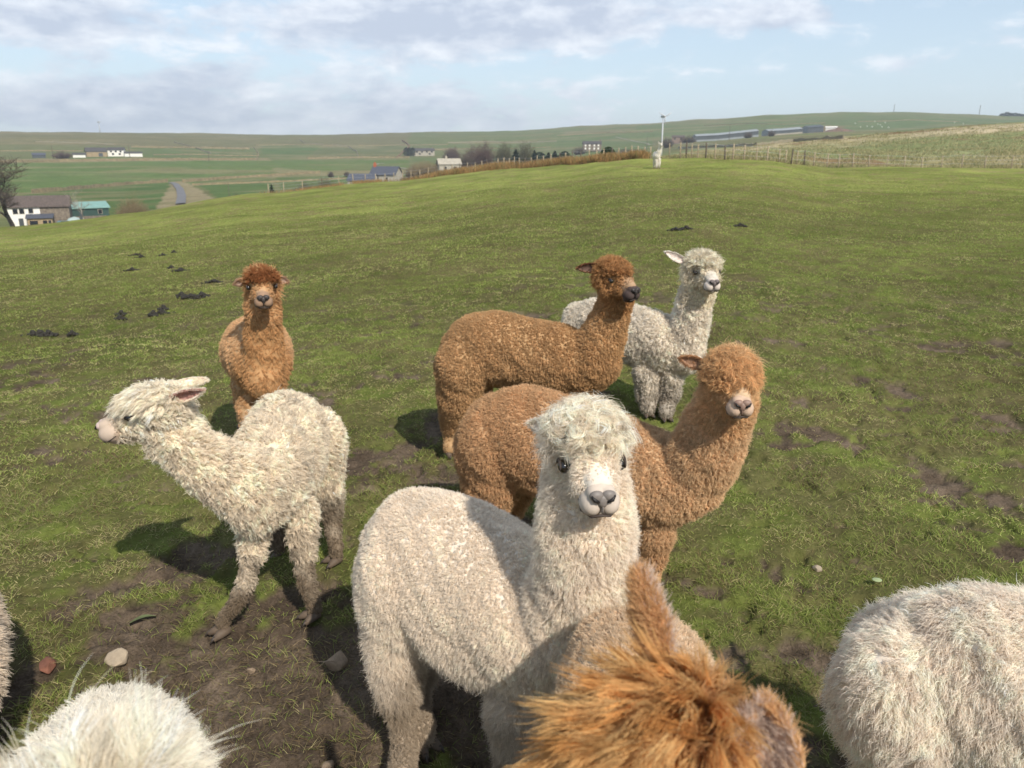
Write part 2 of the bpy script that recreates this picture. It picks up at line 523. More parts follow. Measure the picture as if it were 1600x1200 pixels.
far = mixc(far, TAN, .55 * sstep(.54, .70, streak) * sstep(150, 300, d))
far = mixc(far, OLIVE * .8, .5 * sstep(.55, .72, mott))
far = far * (0.70 + 0.32 * mott + 0.28 * fine)[:, None]
moor = sstep(0.10, 0.24, az_v) * (1 - sstep(330, 420, d))
mo = mixc(np.tile(C(.24, .22, .09), (len(X), 1)), C(.38, .33, .19), sstep(.42, .62, f2))
mo = mixc(mo, C(.14, .19, .06), sstep(.44, .62, fbm(X * .015, Y * .015, 4, 121)) * .8)
mo = mixc(mo, C(.165, .095, .045), .7 * sstep(.62, .74, fbm(X * .05, Y * .05, 4, 127)))
mo = mo * (0.75 + 0.5 * fbm(X * .6, Y * .6, 3, 131))[:, None]
far = mixc(far, mo, moor)
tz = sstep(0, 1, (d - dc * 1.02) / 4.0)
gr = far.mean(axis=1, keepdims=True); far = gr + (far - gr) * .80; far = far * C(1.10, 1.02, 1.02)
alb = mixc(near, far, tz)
m, k, out = new_mat('land')
at_c = k.n('ShaderNodeAttribute', attribute_name='tint')
at_m = k.n('ShaderNodeAttribute', attribute_name='mud')
gp = k.n('ShaderNodeNewGeometry')
na = k.n('ShaderNodeTexNoise', inp={'Vector': gp.outputs['Position'], 'Scale': 26.0, 'Detail': 7.0, 'Roughness': 0.7})
nb = k.n('ShaderNodeTexNoise', inp={'Vector': gp.outputs['Position'], 'Scale': 5.0, 'Detail': 6.0, 'Roughness': 0.65})
nc = k.n('ShaderNodeTexNoise', inp={'Vector': gp.outputs['Position'], 'Scale': 0.5, 'Detail': 6.0, 'Roughness': 0.65})
va = k.m('ADD', 0.3, k.m('MULTIPLY', na.outputs[0], 0.7))
vb = k.m('ADD', 0.3, k.m('MULTIPLY', nb.outputs[0], 0.7))
vc = k.m('ADD', 0.55, k.m('MULTIPLY', nc.outputs[0], 0.9))
nd_ = k.n('ShaderNodeTexNoise', inp={'Vector': gp.outputs['Position'], 'Scale': 95.0, 'Detail': 5.0, 'Roughness': 0.7})
vd = k.m('ADD', 1.0, k.m('MULTIPLY', k.m('MULTIPLY', k.m('SUBTRACT', nd_.outputs[0], 0.5), 1.9), at_m.outputs['Fac']))
val = k.m('MULTIPLY', k.m('MULTIPLY', k.m('MULTIPLY', k.m('MULTIPLY', va, 1.54), k.m('MULTIPLY', vb, 1.54)), vc), vd)
colr = k.mix(1.0, at_c.outputs['Color'], k.n('ShaderNodeCombineColor', inp={0: val, 1: val, 2: val}).outputs[0], 'MULTIPLY')
bn = k.n('ShaderNodeBump', inp={'Strength': 0.9, 'Distance': 0.02, 'Height': k.m('ADD', k.m('ADD', na.outputs[0], k.m('MULTIPLY', nd_.outputs[0], .45)), k.m('MULTIPLY', nb.outputs[0], 2.0))})
bs = k.n('ShaderNodeBsdfPrincipled', inp={'Base Color': colr, 'Roughness': 0.95, 'Specular IOR Level': 0.0, 'Normal': bn.outputs[0]})
k.t.links.new(bs.outputs[0], out.inputs[0])
LAND = m
zone = np.where(d <= dc * 1.06, 0, np.where((az_v > 0.12) & (az_v < 1.2) & (d < 360), 1, 2))
fz = zone[Fq].min(axis=1)
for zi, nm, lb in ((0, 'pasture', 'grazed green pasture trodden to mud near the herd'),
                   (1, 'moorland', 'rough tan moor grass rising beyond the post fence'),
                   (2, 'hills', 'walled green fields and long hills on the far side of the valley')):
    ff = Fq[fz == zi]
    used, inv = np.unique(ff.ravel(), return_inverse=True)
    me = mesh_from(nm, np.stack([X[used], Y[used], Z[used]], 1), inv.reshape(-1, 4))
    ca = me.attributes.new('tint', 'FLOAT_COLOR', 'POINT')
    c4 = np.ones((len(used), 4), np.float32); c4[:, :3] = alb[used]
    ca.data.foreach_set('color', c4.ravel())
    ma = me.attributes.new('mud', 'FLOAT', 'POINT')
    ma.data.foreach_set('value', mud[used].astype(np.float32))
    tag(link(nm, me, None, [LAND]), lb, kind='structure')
# ================================================================== BACKGROUND
rnd = random.Random(5)
M_ROOF = simple('slate_roof', (.075, .068, .066), .8, .25, 2.0)
M_ROOFB = simple('brown_stone_roof', (.115, .088, .075), .85, .25, 3.0)
M_BLUE = simple('blue_slate', (.075, .082, .105), .7, .2, 3.0)
M_WHITE = simple('white_render', (.78, .75, .69), .9, .08, 1.5)
M_STONE = simple('gritstone', (.22, .18, .14), .95, .3, 2.5)
M_PALE = simple('pale_stone', (.40, .36, .29), .95, .2, 1.5)
M_SAND = simple('sandy_stone', (.36, .27, .16), .95, .2, 1.0)
M_TEAL = simple('pale_teal_sheet', (.19, .33, .29), .5, .1, 1.0)
M_DKGREEN = simple('dark_green_sheet', (.030, .070, .058), .6, .15, 1.0)
M_GLASS = simple('dark_window', (.02, .022, .028), .15, .1, 1.0)
M_WOOD = simple('weathered_post', (.36, .29, .19), .9, .25, 9.0)
M_WOODD = simple('dark_post', (.12, .095, .07), .9, .25, 9.0)
M_STEEL = simple('galvanised_steel', (.50, .52, .55), .45, .1, 3.0)
M_GREYSHEET = simple('grey_sheet', (.27, .29, .30), .7, .1, .5)
M_DKSHEET = simple('dark_cladding', (.07, .08, .085), .5, .15, .5)
M_BRICKCH = simple('orange_chimney', (.42, .13, .06), .9, .15, 2.0)
M_BLACK = simple('black_rubber', (.012, .012, .013), .7, .1, 3.0)
M_TEALCAR = simple('teal_paint', (.05, .13, .14), .35, .1, 2.0, coat=.5)
M_TARP = simple('pale_tarp', (.36, .44, .41), .7, .12, 1.5)
M_CAPSTONE = simple('wall_stone', (.24, .21, .14), .95, .12, .4)
M_BARK = simple('bark', (.085, .068, .052), .95, .3, 6.0)
M_BARKP = simple('pale_bark', (.36, .31, .25), .95, .2, 6.0)
M_TWIG = simple('brown_twigs', (.105, .080, .062), .95, .25, 3.0)
M_TWIGR = simple('reddish_twigs', (.125, .078, .066), .95, .25, 3.0)
M_TWIGT = simple('tan_twigs', (.26, .195, .105), .95, .25, 3.0)
M_TWIGG = simple('grey_green_twigs', (.115, .110, .062), .95, .25, 3.0)
M_NEEDLE = simple('dark_needles', (.018, .034, .016), .9, .4, 2.0)
M_LEAF = simple('evergreen_leaf', (.035, .060, .018), .8, .5, 2.0)

def frame_at(px, d, yaw=0.0):
    """Local frame standing on the land: x along the front (to the right as seen), y away from the viewer."""
    p = spot(px, d)
    az_ = math.atan2(p[0], p[1])
    M = Matrix.Translation(Vector(p)) @ Matrix.Rotation(-az_ + yaw, 4, 'Z')
    return M, Vector(p)

def build_house(name, label, cat, px, d, L, W, H, rise, walls, roof, yaw=0.0, wins=(), doors=(), chims=(), base=0.6, group=None, glass=None, split=None, sink=0.0):
    """Gabled building. L along the front, W deep; wins/doors: (x, z, w, h) on the front wall, x from the middle."""
    M, p = frame_at(px, d, yaw)
    M = M @ Matrix.Translation((0, 0, -sink))
    root = empty(name, p, label, cat, group)
    def T(V): return [tuple(M @ Vector(v)) for v in V]
    spans = [(-L/2, L/2, walls)] if split is None else [(-L/2, split[0], walls), (split[0], L/2, split[1])]
    for x0, x1, mt in spans:
        b = MB()
        V = [(x0,0,-base),(x1,0,-base),(x1,W,-base),(x0,W,-base),(x0,0,H),(x1,0,H),(x1,W,H),(x0,W,H),(x0,W/2,H+rise),(x1,W/2,H+rise)]
        b.add(T(V), [(0,1,5,4),(2,3,7,6),(1,2,6,9,5),(3,0,4,8,7),(0,3,2,1)])
        b.build('wall', [mt], root, False)
    b = MB(); o = 0.35; th = 0.18
    e = rise * (o / (W / 2))
    for sgn in (0, 1):
        ya, yb = (-o, W/2) if sgn == 0 else (W + o, W/2)
        V = [(-L/2-o, ya, H-e+.03), (L/2+o, ya, H-e+.03), (L/2+o, yb, H+rise+.03), (-L/2-o, yb, H+rise+.03)]
        V2 = [(a, c, z + th) for a, c, z in V]
        b.add(T(V + V2), [(0,1,2,3),(4,5,6,7),(0,1,5,4),(1,2,6,5),(2,3,7,6),(3,0,4,7)])
    rf = b.build('roof', [roof], root, False)
    for cx, ch, mt in chims:
        b = MB(); b.box((cx-.45, W/2-.4, H+rise-.4), (cx+.45, W/2+.4, H+rise+ch), M)
        b.box((cx-.22, W/2-.2, H+rise+ch), (cx+.22, W/2+.2, H+rise+ch+.45), M)
        b.build('chimney', [mt], rf, False)
    for (x, z, ww, hh) in wins:
        b = MB()
        b.box((x-ww/2-.08, -.06, z-.08), (x+ww/2+.08, -.01, z+hh+.08), M)
        f = b.build('window', [M_PALE], root, False)
        b = MB(); b.box((x-ww/2, -.10, z), (x+ww/2, -.065, z+hh), M)
        b.build('pane', [glass or M_GLASS], f, False)
    for (x, z, ww, hh) in doors:
        b = MB(); b.box((x-ww/2, -.07, z-.3), (x+ww/2, -.01, z+hh), M)
        b.build('door', [M_DKSHEET], root, False)
    return root, M

# ---- the farm at the foot of the field
r_, M = build_house('farmhouse', 'white rendered farmhouse with brown stone roof and a bare stone barn end', 'farmhouse', 46, 200, 11.6, 7.0, 4.3, 2.0,
    M_WHITE, M_ROOFB, yaw=R(-6), split=(0.2, M_STONE), wins=[(-4.4, 2.9, .85, 1.0), (-3.2, 2.9, .85, 1.0), (-1.5, 3.0, .8, .9)],
    doors=[(-3.6, 0, .9, 1.9)], chims=[], sink=.3)
pr = MB(); pr.box((-2.2, -2.6, -.6), (2.5, -.05, 1.9), M)
pw = pr.build('lean_to', [M_SAND], r_, False)
pr = MB(); V = [(-2.5,-2.9,1.95),(2.8,-2.9,1.95),(2.8,-.04,2.65),(-2.5,-.04,2.65)]
pr.add([tuple(M @ Vector(v)) for v in V + [(a, b_, c + .12) for a, b_, c in V]], [(0,1,2,3),(4,5,6,7),(0,1,5,4),(1,2,6,5),(2,3,7,6),(3,0,4,7)])
pr.build('lean_to_roof', [M_BLUE], r_, False)
for x, ww in ((-1.0, 1.5), (1.1, .8), (2.0, .5)):
    pr = MB(); pr.box((x-ww/2, -2.67, .4), (x+ww/2, -2.61, 1.5), M); pr.build('window', [M_GLASS], r_, False)
r_, M = build_house('barn', 'long dark green barn with pale teal roof beside the farmhouse', 'barn', 119, 207, 10.2, 9.0, 2.9, 1.1, M_DKGREEN, M_TEAL, yaw=R(8),
    wins=[(3.2, 1.6, .8, .9)], sink=.2)
pr = MB(); pr.box((-4.4, -.12, -.5), (4.4, -.05, 1.15), M); pr.build('stone_plinth', [M_STONE], r_, False)
for x in (-3.9, -.8):
    pr = MB(); pr.box((x-.4, -.20, -.5), (x+.4, -.13, 2.1), M); pr.build('opening', [M_DKSHEET], r_, False)

def build_car(px, d, label, paint):
    M, p = frame_at(px, d, R(20))
    root = empty('parked_car', p, label, 'car')
    b = MB()
    prof = [(-2.0,.35),(2.0,.35),(2.05,.8),(1.9,.95),(1.0,1.02),(.45,1.55),(-1.1,1.58),(-1.75,1.05),(-2.05,.95)]
    n = len(prof)
    V = [(x, -.82, z) for x, z in prof] + [(x, .82, z) for x, z in prof]
    b.add([tuple(M @ Vector(v)) for v in V], [tuple(range(n)), tuple(range(2*n-1, n-1, -1))] + [(i, i+n, (i+1) % n + n, (i+1) % n) for i in range(n)])
    b.build('body', [paint], root, False)
    b = MB(); b.add([tuple(M @ Vector(v)) for v in [(.85,-.84,1.04),(.4,-.84,1.48),(-1.05,-.84,1.5),(-1.5,-.84,1.08),(.85,-.80,1.04),(.4,-.80,1.48),(-1.05,-.80,1.5),(-1.5,-.80,1.08)]],
        [(0,1,2,3),(4,5,6,7),(0,1,5,4),(1,2,6,5),(2,3,7,6),(3,0,4,7)]); b.build('side_window', [M_GLASS], root, False)
    for x in (-1.3, 1.25):
        for y in (-.8, .8):
            b = MB(); c = M @ Vector((x, y, .33)); ax = (M.to_3x3() @ Vector((0, .1, 0)))
            b.tube([c - ax, c + ax], .33, 12); b.build('wheel', [M_BLACK], root)
build_car(86, 186, 'teal car parked between the farmhouse lean-to and the barn', M_TEALCAR)
b = MB(); M, p = frame_at(99, 187, 0)
prof = [(-1.5, 0), (1.6, 0), (1.55, 1.1), (1.0, 1.95), (.2, 2.2), (-.8, 2.0), (-1.45, 1.2)]
V = []
for i, yy in enumerate(np.linspace(-1.2, 1.2, 5)):
    V += [tuple(M @ Vector((x, yy, z * (1 - .12 * abs(i - 2)) + .08 * math.sin(x * 5 + i)))) for x, z in prof]
n = len(prof)
b.add(V, [tuple(range(n)), tuple(range(5*n-1, 4*n-1, -1))] + [(j*n+i, (j+1)*n+i, (j+1)*n+(i+1) % n, j*n+(i+1) % n) for j in range(4) for i in range(n)])
tag(b.build('covered_heap', [M_TARP]), 'pale grey green covered heap standing in front of the barn corner', 'covered heap')

# ---- other buildings down the valley and up the hill
build_house('stone_cottage', 'dark slate roofed stone cottage with orange chimney below the field edge', 'cottage', 596, 285, 9.5, 7, 3.0, 2.6, M_PALE, M_BLUE, yaw=R(-24),
    wins=[(-2, 1.0, 1.0, 1.1), (1.5, 1.0, 1.0, 1.1)], chims=[(-4.2, 1.2, M_BRICKCH)], sink=-.6)
build_house('outbuilding', 'low slate roofed outbuilding joined to the cottage with the orange chimney', 'outbuilding', 561, 283, 9.5, 6, 1.7, 2.0, M_PALE, M_BLUE, yaw=R(-20), sink=-.3)
build_house('farmhouse', 'pale roofed farmhouse among bare bushes behind the rushes', 'farmhouse', 703, 325, 9, 6.5, 3.2, 2.0, M_PALE, M_PALE, yaw=R(10), wins=[(-2, 1, 1.1, 1.2), (2, 1, 1.1, 1.2)],
    chims=[(-1.0, .9, M_PALE)], sink=-1.0)
build_house('longhouse', 'long pale stone house beside dark conifers halfway up the hill', 'house', 663, 740, 19, 8, 4.2, 2.0, M_PALE, M_ROOF, yaw=R(5),
    wins=[(-6.5, 2.4, 1.6, 1.4), (-2, 2.4, 1.6, 1.4), (2.5, 2.4, 1.6, 1.4), (7, 2.4, 1.6, 1.4), (-4, .6, 1.6, 1.4), (5, .6, 1.6, 1.4)], chims=[(8, 1, M_STONE)], sink=-.5)
build_house('stone_barn', 'sandy stone barn with grey roof joined to the white hill farm', 'barn', 152, 655, 13.5, 8, 3.2, 2.6, M_SAND, M_ROOF, yaw=R(6), doors=[(2.5, 0, 2.8, 2.1)], sink=-.6)
build_house('white_farmhouse', 'white farmhouse with dark roof high on the left hillside', 'farmhouse', 182, 660, 11, 7, 3.9, 1.8, M_WHITE, M_ROOF, yaw=R(-8),
    wins=[(-3.2, 2.4, 1.3, 1.0), (0, 2.4, 1.3, 1.0), (3.2, 2.4, 1.3, 1.0), (-2, .5, 1.4, 1.2), (2.5, .5, 1.4, 1.2)], sink=-.6)
build_house('shed', 'long low white shed to the right of the white hill farm', 'shed', 209, 655, 12, 5, 2.1, .9, M_WHITE, M_ROOF, sink=-.4)
build_house('shed', 'small white walled shed left of the sandy stone barn', 'shed', 124, 648, 8, 5, 1.8, 1.0, M_WHITE, M_ROOF, sink=-.3)
build_house('shed', 'dark shed with grey blue roof alone on the left hillside', 'shed', 61, 650, 8, 5, 1.9, 1.2, M_DKSHEET, M_BLUE, sink=-.2)
build_house('terrace', 'grey stone house with white windows left of the round evergreen', 'house', 925, 600, 13.5, 8, 4.6, 1.9, M_STONE, M_ROOF, yaw=R(4),
    wins=[(x, z, 1.1, 1.3) for x in (-5, -2, 1.5, 4.5) for z in (.7, 2.9)], glass=M_WHITE, chims=[(6, 1, M_STONE)], sink=-1.2)
build_house('stone_house', 'brown stone house left of the long grey shed', 'house', 1058, 640, 9.5, 7, 4.2, 1.2, simple('brownstone', (.26, .19, .15), .95, .2, 1.0), M_ROOFB, wins=[(-2.5, 2.3, 1.2, 1.3), (2.2, 2.3, 1.2, 1.3)], sink=-.8)

def long_shed(name, label, stations, roofm, wallm, basem, Hw, W=14):
    """A long shed on a slope: stations = (photo x, distance, extra height)."""
    root = None; fr = []
    for px, dd, ex in stations:
        q = spot(px, dd); q[2] += ex; fr.append(q)
    fr = np.array(fr)
    root = empty(name, fr[0], label, 'shed')
    t = nrm(fr[-1] - fr[0]); back = np.array([-t[1], t[0], 0.0]); back = back if back[1] > 0 else -back
    back = nrm(back) * W
    up = np.array([0, 0, 1.0])
    def strip(nm, lo, hi, off, mat, th=.15):
        b = MB()
        for i in range(len(fr) - 1):
            a, c = fr[i], fr[i+1]
            V = [a+up*lo, c+up*lo, c+up*hi, a+up*hi]; o_ = -nrm(back) * off
            V = [v + o_ for v in V] + [v + o_ + nrm(back) * th for v in V]
            b.add(V, [(0,1,2,3),(7,6,5,4),(0,4,5,1),(1,5,6,2),(2,6,7,3),(3,7,4,0)])
        return b.build(nm, [mat], root, False)
    strip('plinth', -2.5, 1.1, 0, basem)
    strip('wall', 1.1, Hw, 0, wallm)
    b = MB()
    for i in range(len(fr) - 1):
        a, c = fr[i], fr[i+1]
        V = [a+up*(Hw-.05)-nrm(back)*.5, c+up*(Hw-.05)-nrm(back)*.5, c+up*(Hw+1.5)+back*.5, a+up*(Hw+1.5)+back*.5, c+up*(Hw-.05)+back, a+up*(Hw-.05)+back]
        V2 = [v + up*.2 for v in V]
        b.add(V + V2, [(6,7,8,9),(9,8,10,11),(0,1,7,6),(1,2,8,7),(2,4,10,8),(5,0,6,11),(0,3,2,1),(3,5,4,2)])
    b.build('roof', [roofm], root, False)
    for e, nm in ((0, 'gable'), (-1, 'gable')):
        a = fr[e]; b = MB()
        V = [a-up*2.5+back*.01, a-up*2.5+back, a+up*Hw+back, a+up*(Hw+1.4)+back*.5, a+up*Hw+back*.01]
        s_ = t * (.12 if e == 0 else -.12)
        b.add(V + [v + s_ for v in V], [(0,1,2,3,4),(9,8,7,6,5)] + [(i, (i+1) % 5, (i+1) % 5+5, i+5) for i in range(5)])
        b.build(nm, [M_GREYSHEET], root, False)
    return root
long_shed('poultry_shed', 'very long grey roofed shed with dark band climbing the right hillside', [(1085, 700, .2), (1120, 704, .3), (1150, 708, .4), (1182, 712, .5)], M_GREYSHEET, M_DKSHEET, M_GREYSHEET, 4.2)
long_shed('livestock_shed', 'second long dark shed with pale roof higher up the right hillside', [(1197, 716, .6), (1225, 722, .8), (1250, 728, 1.0)], M_GREYSHEET, M_DKSHEET, M_PALE, 3.6)
long_shed('dark_shed', 'black sided shed at the upper end of the long shed row', [(1258, 730, .8), (1282, 738, 1.2)], M_DKSHEET, M_DKSHEET, M_DKSHEET, 4.2, 10)
build_house('white_cabin', 'small white cabin at the top end of the shed row', 'cabin', 1294, 742, 9, 5, 2.8, .8, M_WHITE, M_WHITE, sink=-1.6)

# earth bank by the sheds
b = MB(); c = spot(1308, 735)
Vv = []; Ff = []
for i in range(13):
    for j in range(7):
        x = (i - 6) * 2.4; y = (j - 3) * 3.0
        h_ = max(0, 1 - (x / 15) ** 2) * max(0, 1 - (y / 9.5) ** 2)
        Vv.append((c[0] + x, c[1] + y, c[2] - .5 + h_ * (3.2 + 2.4 * vnoise(i * .8, j * .8, 3))))
for i in range(12):
    for j in range(6):
        Ff.append((i*7+j, (i+1)*7+j, (i+1)*7+j+1, i*7+j+1))
b.add(Vv, Ff)
tag(b.build('earth_bank', [simple('bare_earth', (.17, .105, .07), .95, .3, .4)]), 'bare brown earth bank at the upper end of the sheds', kind='structure')

# ---- lane on the far slope
def ribbon(name, pts, width, mat, lift=.08, step=6.0):
    P = []
    for (px, py) in pts:
        v = pdir(px, py); hn = math.hypot(v[0], v[1])
        dd = np.exp(np.linspace(math.log(150), math.log(1500), 900))
        xx, yy, zz = v[0]/hn*dd, v[1]/hn*dd, CAM_H + v[2]/hn*dd
        bel = zz < height(xx, yy, False) + .3
        i = int(np.argmax(bel)); i = i if bel.any() else 899
        P.append((xx[i], yy[i]))
    P = np.array(P)
    seg = np.concatenate([[0], np.cumsum(np.hypot(*np.diff(P, axis=0).T))])
    n = max(8, int(seg[-1] / step)); s_ = np.linspace(0, seg[-1], n)
    x = np.interp(s_, seg, P[:, 0]); y = np.interp(s_, seg, P[:, 1])
    return x, y
def lane(name, label, pts, width, mat):
    x, y = ribbon(name, pts, width, mat)
    t = nrm(np.stack([np.gradient(x), np.gradient(y)], 1)); nn = np.stack([-t[:, 1], t[:, 0]], 1) * width / 2
    V = []; m_ = 5
    for j in range(m_):
        q = -1 + 2 * j / (m_ - 1)
        xx, yy = x + nn[:, 0] * q, y + nn[:, 1] * q
        V.append(np.stack([xx, yy, height(xx, yy, False) + .35], 1))
    V = np.stack(V, 1).reshape(-1, 3); n = len(x)
    Fs = np.array([(i*m_+j, i*m_+j+1, (i+1)*m_+j+1, (i+1)*m_+j) for i in range(n-1) for j in range(m_-1)])
    o = link(name, mesh_from(name, V, Fs), None, [mat])
    return tag(o, label, kind='structure')
M_LANE = simple('lane_asphalt', (.15, .145, .15), .9, .12, .5)
M_TRACK = simple('farm_track', (.26, .24, .17), .95, .15, .5)
lane('lane', 'grey tarmac lane running down the far slope', [(282, 318), (284, 306), (281, 295), (275, 288), (268, 285)], 2.7, M_LANE)
lane('farm_track', 'pale track curving through the valley field', [(585, 258), (590, 256), (600, 255)], 3.0, M_TRACK)
lane('farm_track', 'pale track leading towards the bare bushes', [(612, 260), (625, 262), (636, 264)], 2.4, M_TRACK)
lane('farm_track', 'pale track slanting across the hill left of the turbine', [(962, 214), (985, 219), (1010, 224), (1022, 226)], 2.2, M_TRACK)

# ---- dry stone walls
def stone_wall(label, pts, h=1.2, th=.6, mat=None):
    x, y = ribbon('w', pts, th, None, step=3.0)
    n = len(x)
    t = nrm(np.stack([np.gradient(x), np.gradient(y)], 1)); nn = np.stack([-t[:, 1], t[:, 0]], 1) * th / 2
    z = height(x, y, False)
    hh = h * (0.8 + 0.4 * np.array([rnd.random() for _ in range(n)]))
    V = np.stack([np.stack([x - nn[:, 0], y - nn[:, 1], z - .4], 1), np.stack([x + nn[:, 0], y + nn[:, 1], z - .4], 1),
                  np.stack([x + nn[:, 0] * .6, y + nn[:, 1] * .6, z + hh], 1), np.stack([x - nn[:, 0] * .6, y - nn[:, 1] * .6, z + hh], 1)], 1).reshape(-1, 3)
    Fs = [(i*4+j, i*4+(j+1) % 4, (i+1)*4+(j+1) % 4, (i+1)*4+j) for i in range(n-1) for j in range(4)] + [(0, 1, 2, 3), ((n-1)*4+3, (n-1)*4+2, (n-1)*4+1, (n-1)*4)]
    o = link('stone_wall', mesh_from('stone_wall', V, Fs, False), None, [mat or M_CAPSTONE])
    return tag(o, label, 'wall', 'dry stone walls across the valley')
M_TANBANK = simple('tan_verge', (.25, .20, .11), .95, .25, .6)
stone_wall('dry stone wall along the lower edge of the wide green valley field', [(50, 301), (100, 297), (150, 292), (200, 288), (262, 284)], 1.4, mat=M_TANBANK)
stone_wall('dry stone wall running right from the head of the grey lane', [(285, 284), (330, 281), (380, 277), (430, 274), (500, 270)], 1.3, mat=M_TANBANK)
stone_wall('dry stone wall under the hill farm at the foot of the left hillside', [(0, 253.5), (90, 252.5), (160, 251), (260, 250), (400, 249.5)], 1.5, mat=M_TANBANK)
stone_wall('dry stone wall above the white hill farm', [(205, 230), (260, 231), (320, 231.5), (390, 233)], 1.6, mat=M_TANBANK)
stone_wall('dark stone wall slanting down the hill right of the white farm', [(272, 222), (295, 228), (308, 232), (330, 240)], 1.0)
stone_wall('dark stone wall high on the left moor', [(55, 222), (85, 222), (110, 223), (180, 226)], 1.1)
stone_wall('curved stone wall on the middle hillside', [(520, 226), (545, 229), (557, 236), (560, 246)], .9)
stone_wall('dark stone wall running level across the hill above the trees', [(700, 223), (760, 222), (820, 222.5), (870, 221)], 1.1)
stone_wall('stone wall slanting up to the skyline left of centre', [(468, 218), (476, 224), (505, 226)], 1.0)
stone_wall('stone wall below the long shed row', [(1060, 231), (1120, 229), (1180, 226), (1240, 220), (1318, 215)], 1.0)
stone_wall('tan bank crossing the hillside below the long pale house', [(480, 248), (540, 247), (600, 246.5), (640, 246)], 1.5, mat=M_TANBANK)
stone_wall('reddish bank climbing the hill left of the long pale house', [(620, 247), (632, 236), (640, 228), (628, 220)], 1.6, mat=simple('bracken_bank', (.24, .14, .075), .95, .25, .6))

for pts, lb in [([(0, 236), (60, 235.5), (130, 236)], 'tan bank behind the dark hillside shed'), ([(240, 242), (300, 241), (405, 243)], 'tan bank below the field right of the hill farm'),
                ([(400, 227), (450, 226.5), (520, 227)], 'tan wall across the middle of the hillside'), ([(640, 237), (700, 233), (760, 232), (860, 230)], 'pale wall behind the valley copse'),
                ([(560, 227), (620, 226.5), (700, 226)], 'tan wall right of the curved stone wall'), ([(400, 250), (404, 240), (396, 230)], 'short bank dropping down the middle of the hillside'),
                ([(870, 212), (940, 208), (1020, 206)], 'tan bank high on the hill left of the turbine'), ([(1100, 196), (1200, 194), (1290, 192)], 'thin tan bank above the long sheds'), ([(1340, 190), (1440, 188), (1500, 190)], 'thin pale wall above the grazing sheep'),
                ([(300, 289), (350, 287), (430, 284), (540, 279)], 'rough bank below the wall right of the lane')]:
    stone_wall(lb, pts, .8, mat=M_TANBANK)

# ---- trees
def branch_tree(name, label, px, d, H, spread, trunk_r, mat_t, mat_c, seed, group=None, base_f=.22, levels=4, lean=0.0, twig_r=.02, sink=0.2, cat='tree', kids=(3, 5), droop=0.0):
    rr = random.Random(seed)
    p = spot(px, d); p[2] -= sink
    root = empty(name, p, label, cat, group)
    tr = MB(); cr = MB()
    def grow(a, dv, ln, r0, lev):
        n = 4; pts = [a]; dd = np.array(dv)
        for i in range(n):
            dd = nrm(dd + np.array([rr.gauss(0, .16), rr.gauss(0, .16), rr.gauss(.03, .10) - droop * lev * .05]))
            pts.append(pts[-1] + dd * ln / n)
        r1 = r0 * .45
        (tr if lev <= 1 else cr).tube(pts, np.linspace(r0, r1, n+1), 6 if lev == 0 else (4 if lev == 1 else 3))
        if lev >= levels: return
        m_ = rr.randint(*kids) + (2 if lev == levels - 1 else 0)
        for q in range(m_):
            f = rr.uniform(base_f if lev == 0 else .25, 1.0)
            i = min(int(f * n), n - 1); s0 = pts[i] + (pts[i+1] - pts[i]) * (f * n - i)
            ang = rr.uniform(0, 6.283); side = np.array([math.cos(ang), math.sin(ang), 0])
            nd = nrm(dd * rr.uniform(.5, .9) + side * spread * rr.uniform(.6, 1.1) + np.array([0, 0, .12]))
            grow(s0, nd, ln * rr.uniform(.5, .75), max(r0 * (1 - f * .5) * .55, twig_r), lev + 1)
    grow(np.array(p, float), np.array([lean, 0, 1.0]), H * .52, trunk_r, 0)
    tr.build('trunk', [mat_t], root); cr.build('crown', [mat_c], root)
    return root
def bare_shrub(label, px, d, H, W, mat, seed, group=None, sink=.2, name='bare_shrub', n=420, cat='shrub'):
    """Leafless thicket: many fine stems fanning from the base."""
    rr = random.Random(seed); p = spot(px, d); p[2] -= sink
    root = empty(name, p, label, cat, group)
    b = MB()
    for i in range(n):
        a = rr.uniform(0, 6.283); q = math.sqrt(rr.random())
        x0 = np.array([math.cos(a) * q * W * .22, math.sin(a) * q * W * .22, 0])
        e = rr.uniform(.45, 1.0); zt = H * e * math.sqrt(max(.05, 1 - (q * .95) ** 2)) * rr.uniform(.8, 1.08)
        x1 = np.array([math.cos(a) * q * W * .5, math.sin(a) * q * W * .5, zt])
        mid = x0 * .5 + x1 * .5 + np.array([rr.gauss(0, .05), rr.gauss(0, .05), rr.gauss(.1, .05)]) * H
        b.tube([p + x0, p + mid, p + x1], [.03 * d / 200, .02 * d / 200, .008 * d / 200], 3)
        for _ in range(2):
            f = rr.uniform(.4, .9); s0 = mid + (x1 - mid) * f
            b.tube([p + s0, p + s0 + np.array([rr.gauss(0, .14), rr.gauss(0, .14), rr.uniform(0, .2)]) * H], [.014 * d / 200, .006 * d / 200], 3)
    b.build('stems', [mat], root)
    return root
